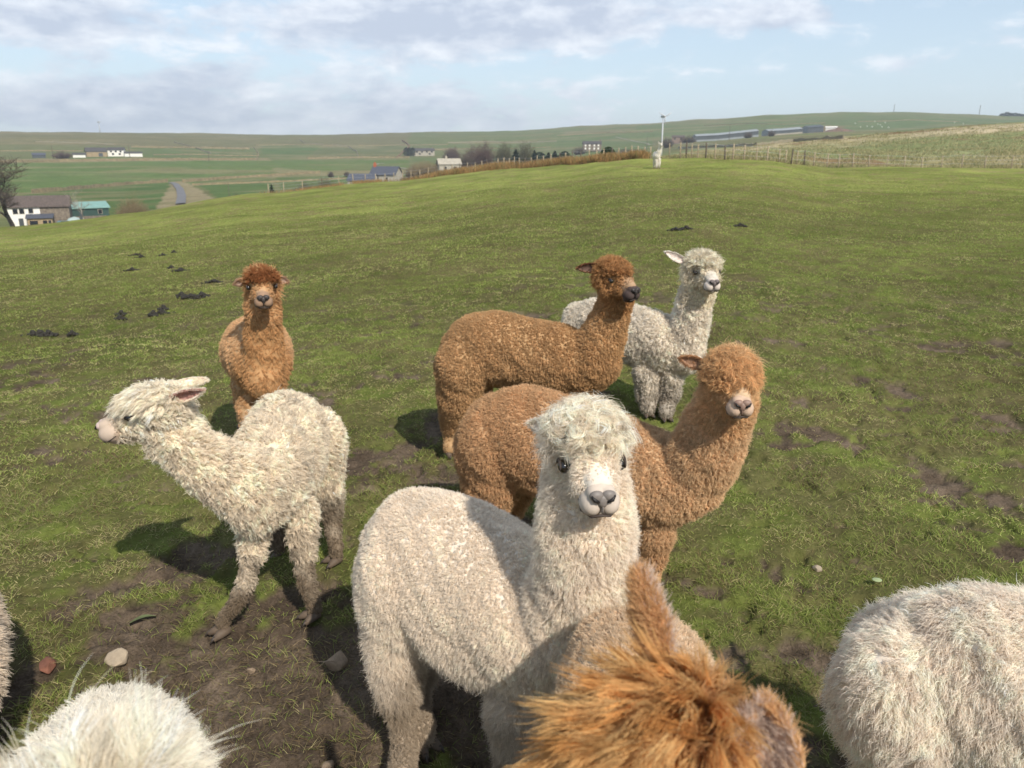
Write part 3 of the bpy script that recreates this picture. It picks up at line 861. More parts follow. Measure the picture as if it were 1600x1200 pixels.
def leaf_clump_tree(name, label, px, d, H, W, mat, seed, shape='cone', n=1500, group=None, sink=.1, cat='tree', leaf=.35):
    rr = np.random.default_rng(seed); p = spot(px, d); p[2] -= sink
    root = empty(name, p, label, cat, group)
    b = MB(); b.tube([p, p + np.array([0, 0, H * .7])], [W * .05, W * .02], 6); b.build('trunk', [M_BARK], root)
    u_ = rr.random(n) ** .8; a = rr.random(n) * 6.283
    if shape == 'cone':
        hz = .08 + .92 * u_; prof = (1 - hz) ** .8 * W / 2 * (0.75 + .35 * np.sin(hz * 40 + a * 2))
    else:
        hz = .05 + .95 * u_; prof = W / 2 * np.sqrt(np.clip(1 - (2 * hz - .95) ** 2 * .92, .02, 1)) * (0.85 + .25 * vnoise(a * 1.5, hz * 5, seed))
    q = np.sqrt(rr.uniform(.35, 1, n)); c = np.stack([np.cos(a) * prof * q, np.sin(a) * prof * q, hz * H], 1) + p
    s_ = leaf * W * .16 * rr.uniform(.6, 1.4, n)
    t1 = nrm(rr.normal(size=(n, 3)) + np.stack([np.cos(a), np.sin(a), 0*a - .3], 1)); t2 = nrm(np.cross(t1, rr.normal(size=(n, 3))))
    V = np.stack([c - t1 * s_[:, None], c + t2 * s_[:, None] * .6, c + t1 * s_[:, None] * 1.2, c - t2 * s_[:, None] * .6], 1).reshape(-1, 3)
    link('crown', mesh_from('crown', V, np.arange(4 * n).reshape(n, 4), False), root, [mat])
    return root
branch_tree('bare_tree', 'large dark bare tree in front of the white farmhouse', 2, 176, 15.5, 1.0, .5, M_BARK, M_TWIG, 11, levels=4, base_f=.3, twig_r=.032, kids=(5, 7))
branch_tree('bare_tree', 'slender pale bare tree in front of the green barn', 118, 188, 9.0, .75, .16, M_BARKP, M_BARKP, 12, levels=3, twig_r=.025, kids=(4, 6))
bare_shrub('round tan leafless thicket to the right of the barn', 196, 185, 6.2, 7.6, M_TWIGT, 13, n=700)
bare_shrub('small grey bare shrub right of the lane', 362, 150, 3.0, 3.2, M_TWIG, 14, n=200)
leaf_clump_tree('small_conifer', 'small dark conifer beside the fence near the lane', 420, 124, 2.3, 1.5, M_NEEDLE, 15, n=500)
bare_shrub('wide grey bare shrub beyond the fence left of the slate cottage', 474, 205, 4.4, 6.6, M_TWIG, 16)
bare_shrub('tall greyish bare shrub close to the slate cottage outbuilding', 506, 215, 5.2, 6.6, M_TWIGG, 17)
bare_shrub('tiny bare bush on the wall line above the cottage', 540, 420, 3.2, 3.2, M_TWIG, 18, n=150)
bare_shrub('brown bare bush left of the slate cottage roof', 515, 420, 3.4, 3.6, M_TWIG, 19, n=150)
bare_shrub('low brown thicket behind the slate cottage', 566, 320, 3.6, 9, M_TWIG, 20)
bare_shrub('broad fawn bare thicket between the cottage and the pale roofed farmhouse', 662, 300, 7.0, 14, M_TWIGT, 21, n=700, sink=-.6)
bare_shrub('dark bush at the right shoulder of the fawn thicket', 683, 330, 6.2, 6, M_TWIG, 22)
bare_shrub('dark bush at the left shoulder of the fawn thicket', 642, 330, 5.6, 5.5, M_TWIG, 122)
bare_shrub('brown thicket along the bank right of the slate cottage', 630, 290, 3.0, 10, M_TWIGR, 123)
for i, (px, d_, H_, W_, mt, lb) in enumerate([
    (706, 560, 13, 14, M_TWIGR, 'reddish bare tree right of the long pale house'),
    (742, 360, 13, 12, M_TWIGR, 'reddish brown bare tree behind the pale roofed farmhouse'),
    (758, 350, 13.5, 11, M_TWIGR, 'tall reddish bare tree in the middle of the valley copse'),
    (728, 340, 9, 9, M_TWIG, 'shorter brown bare tree at the left of the valley copse'),
    (788, 345, 12.5, 9, M_TWIGG, 'grey green bare tree on its own beside the copse'),
    (820, 330, 12, 12, M_TWIGG, 'wide olive bare tree next to the conifers')]):
    rt = bare_shrub(lb, px, d_, H_, W_, mt, 30 + i, group='bare trees of the valley copse', name='bare_tree', n=520, cat='tree', sink=.5)
    b = MB(); p = spot(px, d_); b.tube([p + np.array([0, 0, -.5]), p + np.array([.2, 0, H_ * .35]), p + np.array([0, .1, H_ * .6])], [.3, .2, .1], 6); b.build('trunk', [M_BARK], rt)
for i, (px, d_, H_, W_, lb) in enumerate([
    (806, 325, 8, 4.5, 'conifer at the left of the olive bare tree'), (843, 320, 6.2, 4, 'short conifer right of the olive bare tree'),
    (857, 305, 5.6, 4, 'low dark conifer second from the right in its row'), (867, 300, 6.0, 4.2, 'dark conifer with a broad foot by the rushes'),
    (882, 298, 5.6, 3.4, 'slim dark conifer at the right end of the row'), (835, 322, 7.2, 3.6, 'slim conifer touching the olive bare tree')]):
    leaf_clump_tree('conifer', lb, px, d_, H_ * .9, W_ * 1.5, M_NEEDLE, 50 + i, 'round' if i % 3 == 1 else 'cone', n=700, group='conifers behind the rushes')
for i, px in enumerate((635, 640, 645)):
    leaf_clump_tree('conifer', ['dark conifer at the left of the block beside the long pale house', 'middle dark conifer beside the long pale house', 'dark conifer touching the long pale house'][i],
        px, 730, 7.5, 5.5, M_NEEDLE, 60 + i, 'round', 500, group='conifer block by the long house', leaf=.5)
leaf_clump_tree('evergreen_bush', 'dense round dark evergreen bush standing just beyond the fence', 950, 108, 2.75, 2.5, M_LEAF, 70, 'round', 5200, sink=.35, leaf=.22, cat='bush')
for i, (px, d_, H_) in enumerate([(1556, 1440, 7), (1562, 1450, 9), (1568, 1445, 8), (1574, 1450, 9), (1580, 1446, 8), (1585, 1442, 7)]):
    leaf_clump_tree('pine_tree', ['leftmost', 'second', 'third', 'fourth', 'fifth', 'rightmost'][i] + ' dark pine of the clump on the right skyline', px, d_, H_, 11, M_NEEDLE, 80 + i, 'round', 260, group='pines on the skyline', leaf=.6)
for i, (px, d_, H_, W_, lb) in enumerate([(1042, 560, 8, 9, 'dark bare bush left of the brown stone house'), (1074, 640, 6.5, 14, 'dark thicket between the brown house and the long shed'),
    (905, 560, 6, 12, 'dark bare thicket left of the grey stone house'), (985, 520, 4, 22, 'dark hedge right of the round evergreen'), (1166, 640, 5, 7, 'dark bush below the long shed'), (1202, 640, 5, 6, 'dark bush below the second shed'),
    (97, 640, 6, 14, 'reddish thicket beside the small white walled shed')]):
    bare_shrub(lb, px, d_, H_, W_, M_TWIG if i != 6 else M_TWIGR, 90 + i, n=260)

# ---- wind turbines
def turbine(label, px, d, H, r, seed):
    p = spot(px, d); root = empty('wind_turbine', p, label, 'wind turbine')
    b = MB(); b.tube([p + np.array([0, 0, -.5]), p + np.array([0, 0, H])], [r, r * .7], 10); b.build('mast', [M_STEEL], root)
    b = MB(); b.tube([p + np.array([-r*2.5, .2, H + r]), p + np.array([r*2.5, -.2, H + r])], r * 1.3, 8); b.build('nacelle', [M_STEEL], root)
    h = p + np.array([r * 2, -r * 2.2, H + r])
    for q in range(3):
        a = q * 2.094 + seed; e = np.array([math.cos(a), 0, math.sin(a)])
        bb = MB(); bb.tube([h, h + e * H * .09, h + e * H * .19], [r * .6, r * .75, r * .25], 6); bb.build('blade', [M_STEEL], root)
turbine('grey steel wind turbine mast rising behind the distant white alpaca', 1033, 250, 11.8, .26, .52)
turbine('small wind turbine on the skyline above the white hill farm', 162, 1290, 14, .7, .3)
def pole(px, d, H, label):
    p = spot(px, d); b = MB(); b.tube([p - np.array([0, 0, .5]), p + np.array([0, 0, H])], [.14 * d / 400, .10 * d / 400], 6)
    tag(b.build('utility_pole', [M_WOODD]), label, 'pole', 'utility poles on the hills')
for px, d_, H_, lb in [(83, 640, 9, 'utility pole left of the reddish thicket'), (203, 640, 9, 'utility pole behind the low white shed'), (326, 620, 8, 'utility pole in the field right of the hill farm'),
                       (1387, 1480, 13, 'utility pole on the skyline right of the grazing sheep'), (1519, 1440, 17, 'tall utility pole on the skyline left of the pines'), (1137, 690, 11, 'utility pole behind the long grey shed'), (1010, 560, 9, 'utility pole left of the turbine mast'),
                       (352, 148, 4.5, 'leaning utility pole beside the small grey shrub')]:
    pole(px, d_, H_, lb)

# ---- sheep on the right hillside
def make_sheep():
    b = MB()
    b.ell((0, 0, .62), (.62, .32, .34)); b.ell((.68, 0, .62), (.2, .12, .14), n=8, rings=6)
    for x in (-.4, .4):
        for y in (-.15, .15): b.tube([(x, y, .4), (x, y, -.05)], .06, 5)
    return tag(b.build('sheep', [M_WOOL]), 'white sheep grazing on the far green hillside right of the sheds', 'sheep', 'sheep on the far hillside')
M_WOOL = simple('sheep_wool', (.72, .70, .62), .95, .1, 6.0)
rs = random.Random(4)
ewe = None
for px, dd in [(1339, 930), (1349, 930), (1357, 950), (1360, 960), (1365, 940), (1369, 950), (1372, 945), (1382, 930), (1330, 935), (1483, 960), (1497, 980), (1376, 960)]:
    if ewe is None:
        ewe = sh = make_sheep()
    else:
        sh = ewe.copy(); COL.objects.link(sh)
    ordn = sorted([1339, 1349, 1357, 1360, 1365, 1369, 1372, 1382, 1330, 1483, 1497, 1376]).index(px)
    sh['label'] = ['first', 'second', 'third', 'fourth', 'fifth', 'sixth', 'seventh', 'eighth', 'ninth', 'tenth', 'eleventh', 'twelfth'][ordn] + ' white sheep from the left grazing on the far green hillside'
    sh.location = spot(px, dd + rs.uniform(-40, 40)); sh.rotation_euler = (0, 0, rs.uniform(0, 6.28)); sh.scale = (1.25,) * 3

# ---- post and wire fences
def fence(label, posts, hgt, wire_rows=(.35, .65, .95), mat=M_WOOD):
    P = [spot(px, dd) for px, dd in posts]
    root = empty('fence', P[0], label, 'fence')
    base = None
    tops = []
    for q, (px, dd) in zip(P, posts):
        b = MB(); hh = hgt * rnd.uniform(.92, 1.08); tl = (rnd.gauss(0, .03), rnd.gauss(0, .03))
        top = q + np.array([tl[0], tl[1], hh]); r = rnd.uniform(.05, .068)
        b.tube([q - np.array([0, 0, .4]), top], [r, r * .95], 7)
        b.build('post', [mat if rnd.random() < .8 else M_WOODD], root)
        tops.append((q, top))
    for f in wire_rows:
        b = MB(); b.tube([a + (t_ - a) * f + np.array([0, -.06, 0]) for a, t_ in tops], .006, 4); b.build('wire', [M_STEEL], root)
    return root
def crest_d(px):
    v = pdir(px, 250); return float(height0(v[0], v[1])[1][0])
lf = [415, 439, 469, 500, 527, 550, 569, 585, 600, 614, 628, 641, 655, 668, 681, 694, 706, 718, 730, 742, 752, 760, 769, 778, 787, 795, 804, 812, 821, 830, 839, 849, 861, 874, 884, 894, 907, 921, 932, 943, 956, 966, 977, 987, 997, 1007, 1016]
fence('post and wire fence along the left edge of the pasture above the valley', [(x, crest_d(x) * (1.02 if x < 900 else 1.05)) for x in lf], 1.15)
mf = [1046, 1063, 1072, 1080, 1090, 1103, 1117, 1133, 1145, 1163, 1182, 1199, 1218, 1228]
fence('post and wire fence on the raised bank right of the distant alpaca', [(x, crest_d(x) * 1.06) for x in mf], 1.2)
rf_ = [1237, 1246, 1258, 1273, 1294, 1312, 1334, 1359, 1387, 1415, 1442, 1473, 1505, 1541, 1583, 1625]
fence('post and wire fence below the tan moor at the right edge of the pasture', [(x, crest_d(x) * 1.05) for x in rf_], 1.15)
# ================================================================== ALPACAS
def fleece_mat(name, trans=0.38, rough=0.85):
    m, k, out = new_mat(name)
    a = k.n('ShaderNodeAttribute', attribute_name='tint')
    hi = k.n('ShaderNodeHairInfo')
    v = k.m('ADD', 0.90, k.m('MULTIPLY', hi.outputs['Random'], 0.20))
    c = k.mix(1.0, a.outputs['Color'], k.n('ShaderNodeCombineColor', inp={0: v, 1: v, 2: v}).outputs[0], 'MULTIPLY')
    p = k.n('ShaderNodeBsdfPrincipled', inp={'Base Color': c, 'Roughness': rough, 'Specular IOR Level': 0.06})
    t = k.n('ShaderNodeBsdfTranslucent', inp={'Color': c})
    mx = k.n('ShaderNodeMixShader', inp={0: trans, 1: p.outputs[0], 2: t.outputs[0]})
    k.t.links.new(mx.outputs[0], out.inputs[0])
    return m
M_FLEECE = fleece_mat('fleece_fibre')
M_SKIN, k, out = new_mat('undercoat')
k.t.links.new(k.n('ShaderNodeBsdfPrincipled', inp={'Base Color': k.n('ShaderNodeAttribute', attribute_name='tint').outputs['Color'], 'Roughness': .95, 'Specular IOR Level': .1}).outputs[0], out.inputs[0])
def skin_mat(name, col, rough=.7, bump=.002, var=.12):
    return simple(name, col, rough, var, 60.0, bump)
M_EYE = simple('eye_black', (.008, .006, .005), .14, .1, 1.0, coat=1.0)
M_NOSTRIL = simple('nostril_dark', (.012, .010, .010), .5, .1, 5.0)
M_MOUTH = simple('mouth_line', (.045, .032, .028), .6, .1, 5.0)
M_NAIL = simple('toenail', (.055, .043, .036), .5, .2, 20.0)
M_INNER = simple('inner_ear_pink', (.42, .23, .19), .7, .15, 20.0)

def seg_eval(P, a, b, ra, rb):
    ab = b - a; L2 = max(float(ab @ ab), 1e-9)
    t = np.clip(((P - a) @ ab) / L2, 0, 1)
    dist = np.linalg.norm(P - a - t[:, None] * ab, axis=1)
    return dist - (ra + (rb - ra) * t), t

def sample_mesh(me, n, rng, extra=None):
    """n random surface points of a triangulated mesh: positions, normals, face index."""
    me.calc_loop_triangles()
    nt = len(me.loop_triangles)
    tri = np.empty(nt * 3, np.int32); me.loop_triangles.foreach_get('vertices', tri); tri = tri.reshape(-1, 3)
    co = np.empty(len(me.vertices) * 3, np.float32); me.vertices.foreach_get('co', co); co = co.reshape(-1, 3).astype(float)
    vn = np.empty(len(me.vertices) * 3, np.float32); me.vertices.foreach_get('normal', vn); vn = vn.reshape(-1, 3).astype(float)
    A, B, Cc = co[tri[:, 0]], co[tri[:, 1]], co[tri[:, 2]]
    ar = np.linalg.norm(np.cross(B - A, Cc - A), axis=1)
    cen = (A + B + Cc) / 3; nn = nrm(vn[tri].sum(1))
    wgt = ar * (extra(cen, nn) if extra is not None else 1.0)
    cdf = np.cumsum(wgt); f = np.searchsorted(cdf, rng.random(n) * cdf[-1]); f = np.minimum(f, nt - 1)
    u_, v_ = rng.random(n), rng.random(n); fl = u_ + v_ > 1; u_[fl] = 1 - u_[fl]; v_[fl] = 1 - v_[fl]
    w_ = 1 - u_ - v_
    P = A[f] * w_[:, None] + B[f] * u_[:, None] + Cc[f] * v_[:, None]
    N = nrm(vn[tri[f, 0]] * w_[:, None] + vn[tri[f, 1]] * u_[:, None] + vn[tri[f, 2]] * v_[:, None])
    return P, N

CAMP = np.array([0, 0, CAM_H])
def cull_weight(cen, nn):
    """Fewer fibres on the side turned away from the viewpoint's neighbourhood (kept, but sparser)."""
    vd = nrm(CAMP - cen)
    c = (nn * vd).sum(1)
    return np.where(c > -0.25, 1.0, 0.3)

def locks(P, N, D, L, rng, k, clump_r, tip, wave, wn, m, droop, jit=0.25, spread=0.15, phj=0.12):
    """k fibres round every clump root: returns (n*k, m, 3)."""
    n = len(P)
    a = nrm(np.cross(N, rng.normal(size=(n, 3)))); b = np.cross(N, a)
    phase = rng.random((n, 1, 1)) * 6.283
    w1 = nrm(np.cross(D, rng.normal(size=(n, 3)))); w2 = np.cross(D, w1)
    ang = rng.random((n, k)) * 6.283; rad = np.sqrt(rng.random((n, k)))
    cr = np.broadcast_to(np.asarray(clump_r, float), (n,))
    off = (np.cos(ang) * rad)[..., None] * a[:, None] + (np.sin(ang) * rad)[..., None] * b[:, None]
    off = off * cr[:, None, None]
    s = np.linspace(0, 1, m)
    Lh = (L[:, None] * (1 + jit * rng.normal(size=(n, k)))).clip(0.001)
    dj = nrm(D[:, None] + spread * rng.normal(size=(n, k, 3)))
    S = s[None, None, :, None]
    ph = phase + rng.normal(size=(n, k, 1)) * phj
    wv = np.sin(6.283 * wn * s[None, None, :] + ph) * s[None, None, :] ** .7
    wc = np.cos(6.283 * wn * s[None, None, :] + ph) * s[None, None, :] ** .7
    LL = Lh[..., None, None]
    pos = (P - N * 0.003)[:, None, None] + off[:, :, None] * (1 - tip * S) + dj[:, :, None] * LL * S
    pos = pos + (w1[:, None, None] * wv[..., None] + w2[:, None, None] * wc[..., None]) * wave * LL
    pos[..., 2] -= droop * LL[..., 0] * s[None, None, :] ** 2
    return pos.reshape(n * k, m, 3)

def ear_mesh(base, axis, face, length, width, mb_out):
    """Leaf shaped cupped ear: outer shell and inner face as one closed mesh; the faces of the hollow use the second material."""
    axis = nrm(axis); face = nrm(face - axis * (face @ axis)); side = np.cross(axis, face)
    nu, nv = 12, 9
    def sheet(dep):
        V = []
        for i in range(nu):
            u_ = i / (nu - 1)
            ww = width * (math.sin(math.pi * min(1, .12 + u_ * .88) ** .85) ** .8) * (1.0 if u_ < .97 else .6)
            curl = -0.10 * length * u_ * u_
            for j in range(nv):
                q = -1 + 2 * j / (nv - 1)
                V.append(base + axis * length * u_ + side * ww * .5 * q * (1 - .25 * (1 - u_) * q * q) - face * (dep + (1 - q * q) * width * .30 * (1 - .4 * u_)) + face * curl * 0)
        return V
    V = np.array(sheet(0.0) + sheet(0.006)); K = nu * nv
    # close the rim: outer sheet slightly smaller there
    Fs = []; mi = []
    for i in range(nu - 1):
        for j in range(nv - 1):
            a, b_, c_, d_ = i*nv+j, i*nv+j+1, (i+1)*nv+j+1, (i+1)*nv+j
            Fs.append((a, b_, c_, d_)); mi.append(1 if 0 < j < nv - 2 and i < nu - 2 else 0)
            Fs.append((K+a, K+d_, K+c_, K+b_)); mi.append(0)
    for i in range(nu - 1):
        for j in (0, nv - 1):
            a, d_ = i*nv+j, (i+1)*nv+j
            Fs.append((a, d_, K+d_, K+a)); mi.append(0)
    for i in (0, nu - 1):
        for j in range(nv - 1):
            a, b_ = i*nv+j, i*nv+j+1
            Fs.append((a, K+a, K+b_, b_)); mi.append(0)
    return V, Fs, mi

def alpaca(S):
    rng = np.random.default_rng(S.get('seed', 1))
    hs = S.get('hs', 1.0)
    f = nrm(np.array(S['face'], float)); upv = np.array(S.get('up', (0, 0, 1.0)), float)
    r = nrm(np.cross(f, upv)); uu = np.cross(r, f)          # r: to the animal's right hand side
    C0 = at(*S['head'])
    def HL(a, b, c): return C0 + hs * (f * a + r * b + uu * c)     # forward, right, up
    HM = np.stack([f, r, uu])
    spine = [(at(*p[:3]), p[3], p[4] if len(p) > 4 else p[3] * .93) for p in S['spine']]
    neck = [(at(*p[:3]), p[3]) for p in S['neck']]
    legs = []
    for lg in S['legs']:
        fx = lg['foot']
        g = ground(*fx) if len(fx) == 2 else np.array([at(*fx)[0], fx[2], gz(at(*fx)[0], fx[2])])
        pts = [at(*q) for q in lg['pts']] + [g + np.array([0, 0, .075]), g + np.array([0, 0, .03])]
        legs.append((np.array(pts), list(lg['r']), g, np.array(lg.get('toe', S.get('toe', f)), float)))
    # ---------- one continuous body
    mb = MB()
    sp_ = np.array([s[0] for s in spine]); n_ = 17
    tt = np.linspace(0, len(sp_) - 1, n_); ii = np.arange(len(sp_))
    def cr(vals):                                            # smooth (Catmull-Rom) resampling
        vals = np.asarray(vals, float); P_ = np.concatenate([vals[:1] * 2 - vals[1:2], vals, vals[-1:] * 2 - vals[-2:-1]])
        o = []
        for q in tt:
            i = min(int(q), len(vals) - 2); x_ = q - i; p0, p1, p2, p3 = P_[i:i+4]
            o.append(.5 * (2*p1 + (p2-p0)*x_ + (2*p0-5*p1+4*p2-p3)*x_*x_ + (3*p1-p0-3*p2+p3)*x_**3))
        return np.array(o)
    spc = cr(sp_); rv = cr([s[1] for s in spine]); rl = cr([s[2] for s in spine])
    mb.tube(spc, rv, 20, up=(0, 0, 1), flat=rl / rv)
    for (c_, ra, rb) in (spine[0], spine[-1]):
        mb.ell(c_, (rb, rb, ra))
    nk = np.array([q[0] for q in neck]); nr_ = np.array([q[1] for q in neck])
    jaw = HL(-.02, 0, -.035)
    nk2 = np.concatenate([nk, [jaw]]); nr2 = np.concatenate([nr_, [nr_[-1] * .8]])
    tt = np.linspace(0, len(nk2) - 1, 14)
    nkc = cr(nk2); nrc = cr(nr2)
    mb.tube(nkc, nrc, 16)
    mb.ell(nk[0], (nr_[0],) * 3)
    mb.ell(HL(0, 0, 0), np.array((.098, .068, .074)) * hs, HM)
    mb.ell(HL(.05, 0, -.030), np.array((.085, .052, .050)) * hs, HM)
    mb.tube([HL(.03, 0, .012), HL(.09, 0, -.004), HL(.15, 0, -.030)], np.array([.052, .042, .030]) * hs, 14)
    mb.tube([HL(.06, 0, -.045), HL(.14, 0, -.052)], np.array([.038, .026]) * hs, 12)
    for pts, rr, g, toe in legs:
        rad = np.array(rr + [rr[-1] * .95, rr[-1] * .8])
        tt = np.linspace(0, len(pts) - 1, 12)
        mb.tube(cr(pts), np.maximum(cr(rad), .018), 12)
        mb.ell(pts[0], (rad[0] * 1.1, rad[0] * 1.1, rad[0] * 1.35))
    if 'tail' in S:
        T_ = [at(*q[:3]) for q in S['tail']]
        mb.tube(T_, [q[3] for q in S['tail']], 10)
    raw = mb.mesh('raw')
    tmp = bpy.data.objects.new('tmp', raw); COL.objects.link(tmp)
    md = tmp.modifiers.new('remesh', 'REMESH'); md.mode = 'VOXEL'; md.voxel_size = S.get('voxel', .011)
    sm = tmp.modifiers.new('smooth', 'SMOOTH'); sm.factor = .5; sm.iterations = S.get('smooth', 5)
    dg = bpy.context.evaluated_depsgraph_get()
    me = bpy.data.meshes.new_from_object(tmp.evaluated_get(dg))
    bpy.data.objects.remove(tmp); bpy.data.meshes.remove(raw)
    me.name = 'body'
    me.polygons.foreach_set('use_smooth', np.ones(len(me.polygons), bool))
    nv = len(me.vertices); cv = np.empty(nv * 3, np.float32); me.vertices.foreach_get('co', cv); cv = cv.reshape(-1, 3).astype(float)
    nvn = np.empty(nv * 3, np.float32); me.vertices.foreach_get('normal', nvn); nvn = nvn.reshape(-1, 3).astype(float)
    sd_ = S.get('seed', 1) * 3
    bump = (fbm(cv[:, 0] * 5 + cv[:, 2] * 3, cv[:, 1] * 5 - cv[:, 2] * 4, 3, sd_) - .5) * S.get('lump', .035) + (fbm(cv[:, 0] * 17 + cv[:, 2] * 11, cv[:, 1] * 17 - cv[:, 2] * 13, 3, sd_ + 1) - .5) * S.get('lump2', .016)
    cv += nvn * (bump * sstep(.05, .13, np.linalg.norm(cv - C0, axis=1)) * sstep(.10, .4, cv[:, 2] - gz(*C0[:2])))[:, None]
    me.vertices.foreach_set('co', cv.astype(np.float32).ravel()); me.update()
    # ---------- segments for the coat
    segs = []
    for i in range(len(spc) - 1): segs.append((spc[i], spc[i+1], rv[i], rv[i+1], 0))
    for i in range(len(nkc) - 1): segs.append((nkc[i], nkc[i+1], nrc[i], nrc[i+1], 1))
    segs.append((HL(-.05, 0, 0), HL(.06, 0, -.01), .075*hs, .06*hs, 2)); segs.append((HL(.05, 0, -.01), HL(.17, 0, -.035), .055*hs, .035*hs, 2))
    for pts, rr, g, toe in legs:
        for i in range(len(pts) - 1): segs.append((pts[i], pts[i+1], (rr + [rr[-1]]*2)[i], (rr + [rr[-1]]*2)[i+1], 3 if i >= len(pts) - 4 else 0))
    axis = nrm(spc[-1] - spc[0])
    def classify(P):
        best = np.full(len(P), 1e9); tg = np.zeros(len(P), int); ax = np.zeros((len(P), 3))
        for a, b_, ra, rb, t_ in segs:
            s_, _ = seg_eval(P, a, b_, ra, rb)
            bt = s_ < best
            best = np.where(bt, s_, best); tg = np.where(bt, t_, tg); ax[bt] = nrm(b_ - a)
        return tg, ax
    base_c = np.array(S['col'], float)
    def clr(name, dflt): return np.array(S.get(name, dflt), float)
    c_head, c_leg, c_neck, c_face, c_top = clr('col_head', base_c), clr('col_leg', base_c), clr('col_neck', base_c), clr('col_face', S.get('col_head', base_c)), clr('col_top', S.get('col_head', base_c))
    dirt = np.array(S.get('dirt_col', (.16, .115, .07))); dirt_h = S.get('dirt_h', .0)
    g0 = np.mean([l[2] for l in legs], axis=0)
    def paint(P, tg, hw, facef, vary):
        hg = P[:, 2] - g0[2]
        base = np.where((tg == 0)[:, None], base_c, np.where((tg == 1)[:, None], c_neck, np.where((tg == 3)[:, None], c_leg, c_head)))
        # the neck colour runs softly into the body
        dn = np.linalg.norm(P - nk[0], axis=1); bl = (sstep(nr_[0] * 1.0, nr_[0] * 2.2, dn))[:, None]
        base = np.where((tg == 0)[:, None], c_neck * (1 - bl) + base_c * bl, base)
        base = np.where(hw[:, None], c_head * (1 - facef[:, None]) + c_face * facef[:, None], base)
        if 'patches' in S:
            for (px, py, Y, rad, pc, st) in S['patches']:
                w_ = np.exp(-(np.linalg.norm(P - at(px, py, Y), axis=1) / rad) ** 2)[:, None] * st
                base = base * (1 - w_) + np.array(pc) * w_
        cn = fbm(P[:, 0] * 30 + P[:, 1] * 13, P[:, 2] * 30 - P[:, 1] * 17, 3, 9)
        tv = S.get('tvar', .35)
        if vary: base = base * (1 + tv * (cn - .5) * 2 * .8)[:, None] * (1 + tv * .35 * rng.normal(size=len(P)))[:, None].clip(.5, 1.5)
        if dirt_h:
            dw = sstep(dirt_h, dirt_h * .25, hg + .25 * (fbm(P[:, 0] * 14, P[:, 2] * 14 + P[:, 1] * 9, 3, 12) - .5)) * S.get('dirt', .8)
            base = base * (1 - dw[:, None]) + dirt * dw[:, None]
        return base
    root = empty('alpaca', tuple(g0), S['label'], 'alpaca', 'alpacas in the pasture')
    eyes = [HL(.064, sgn * .0625, S.get('eye_u', .004)) for sgn in (-1, 1)]
    # ---------- coat
    nC = S['clumps']
    vc_ = np.empty(len(me.vertices) * 3, np.float32); me.vertices.foreach_get('co', vc_); vc_ = vc_.reshape(-1, 3).astype(float)
    tgv, _ = classify(vc_); qv = (vc_ - C0) / hs
    hwv = (tgv == 2) | ((np.linalg.norm(qv, axis=1) < .2) & (qv @ f > -.02) & (tgv != 0))
    bv = paint(vc_, tgv, hwv, sstep(S.get('face0', .035), S.get('face1', .095), qv @ f), False)
    at_ = me.attributes.new('tint', 'FLOAT_COLOR', 'POINT'); c4 = np.ones((len(vc_), 4), np.float32); c4[:, :3] = bv * .72; at_.data.foreach_set('color', c4.ravel())  # undercoat tint darkened: shade deep in the fleece put into the colour
    P, N = sample_mesh(me, nC, rng, cull_weight)
    tg, ax = classify(P)
    q = (P - C0) / hs; qf, qr, qu = q @ f, q @ r, q @ uu
    L = np.choose(tg, [S['L'], S.get('Ln', S['L']), S.get('Lh', S['L']), S.get('Ll', S['L'] * .6)]).astype(float)
    L = L * (1 - S.get('lv', .4) + 2 * S.get('lv', .4) * fbm(P[:, 0] * 14 + P[:, 2] * 11, P[:, 1] * 14 - P[:, 2] * 9, 4, 3))
    L = np.where(tg == 0, L * (1 + S.get('belly', 0) * sstep(-.02, -.2, P[:, 2] - np.mean(spc[:, 2]))), L)
    hw = (tg == 2) | ((np.linalg.norm(q, axis=1) < .2) & (qf > -.02) & (tg != 0))
    facef = sstep(S.get('face0', .035), S.get('face1', .095), qf + .25 * np.clip(qu, -.05, 0))
    mid_ = sstep(S.get('mid0', .03), S.get('mid1', .075), qf)
    L = np.where(hw, L * (1 - mid_) + min(S.get('Lmid', .016), S.get('Lh', S['L'])) * mid_, L)
    L = np.where(hw, L * (1 - facef) + .005 * facef, L)
    for e in eyes:
        L = np.where(hw, L * (.3 + .7 * sstep(.02, .055, np.linalg.norm(P - e, axis=1) / hs)), L)
    hg = P[:, 2] - g0[2]
    L = np.where((tg == 3), L * np.clip(.5 + hg * 2.2, .5, 1), L)
    down = np.array([0, 0, -1.0])
    fl = np.zeros((len(P), 3))
    lf_, lh_ = S.get('flow_back', .45), S.get('flow_down', .8)
    fl[tg == 0] = -axis * lf_ + down * lh_
    fl[tg == 1] = -ax[tg == 1] * .9 + down * .2
    fl[tg == 3] = ax[tg == 3]
    fl[hw] = -f * .75 + down * .35
    ns = np.stack([vnoise(P[:, 0] * 11, P[:, 1] * 11 + P[:, 2] * 13, 1), vnoise(P[:, 1] * 11, P[:, 2] * 11 + P[:, 0] * 7, 2), vnoise(P[:, 2] * 11, P[:, 0] * 11 - P[:, 1] * 9, 4)], 1) - .5
    fl = fl + ns * S.get('swirl', .8)
    fl = fl - N * (fl * N).sum(1, keepdims=True)
    lift = np.where(hw, S.get('lift_h', S.get('lift', .6)), np.where(tg == 3, S.get('lift_l', S.get('lift', .6) * .7), S.get('lift', .6)))
    D = nrm(N * lift[:, None] + nrm(fl) * S.get('lay', .7) + rng.normal(size=(len(P), 3)) * S.get('chaos', .2))
    keep = np.ones(len(P), bool)
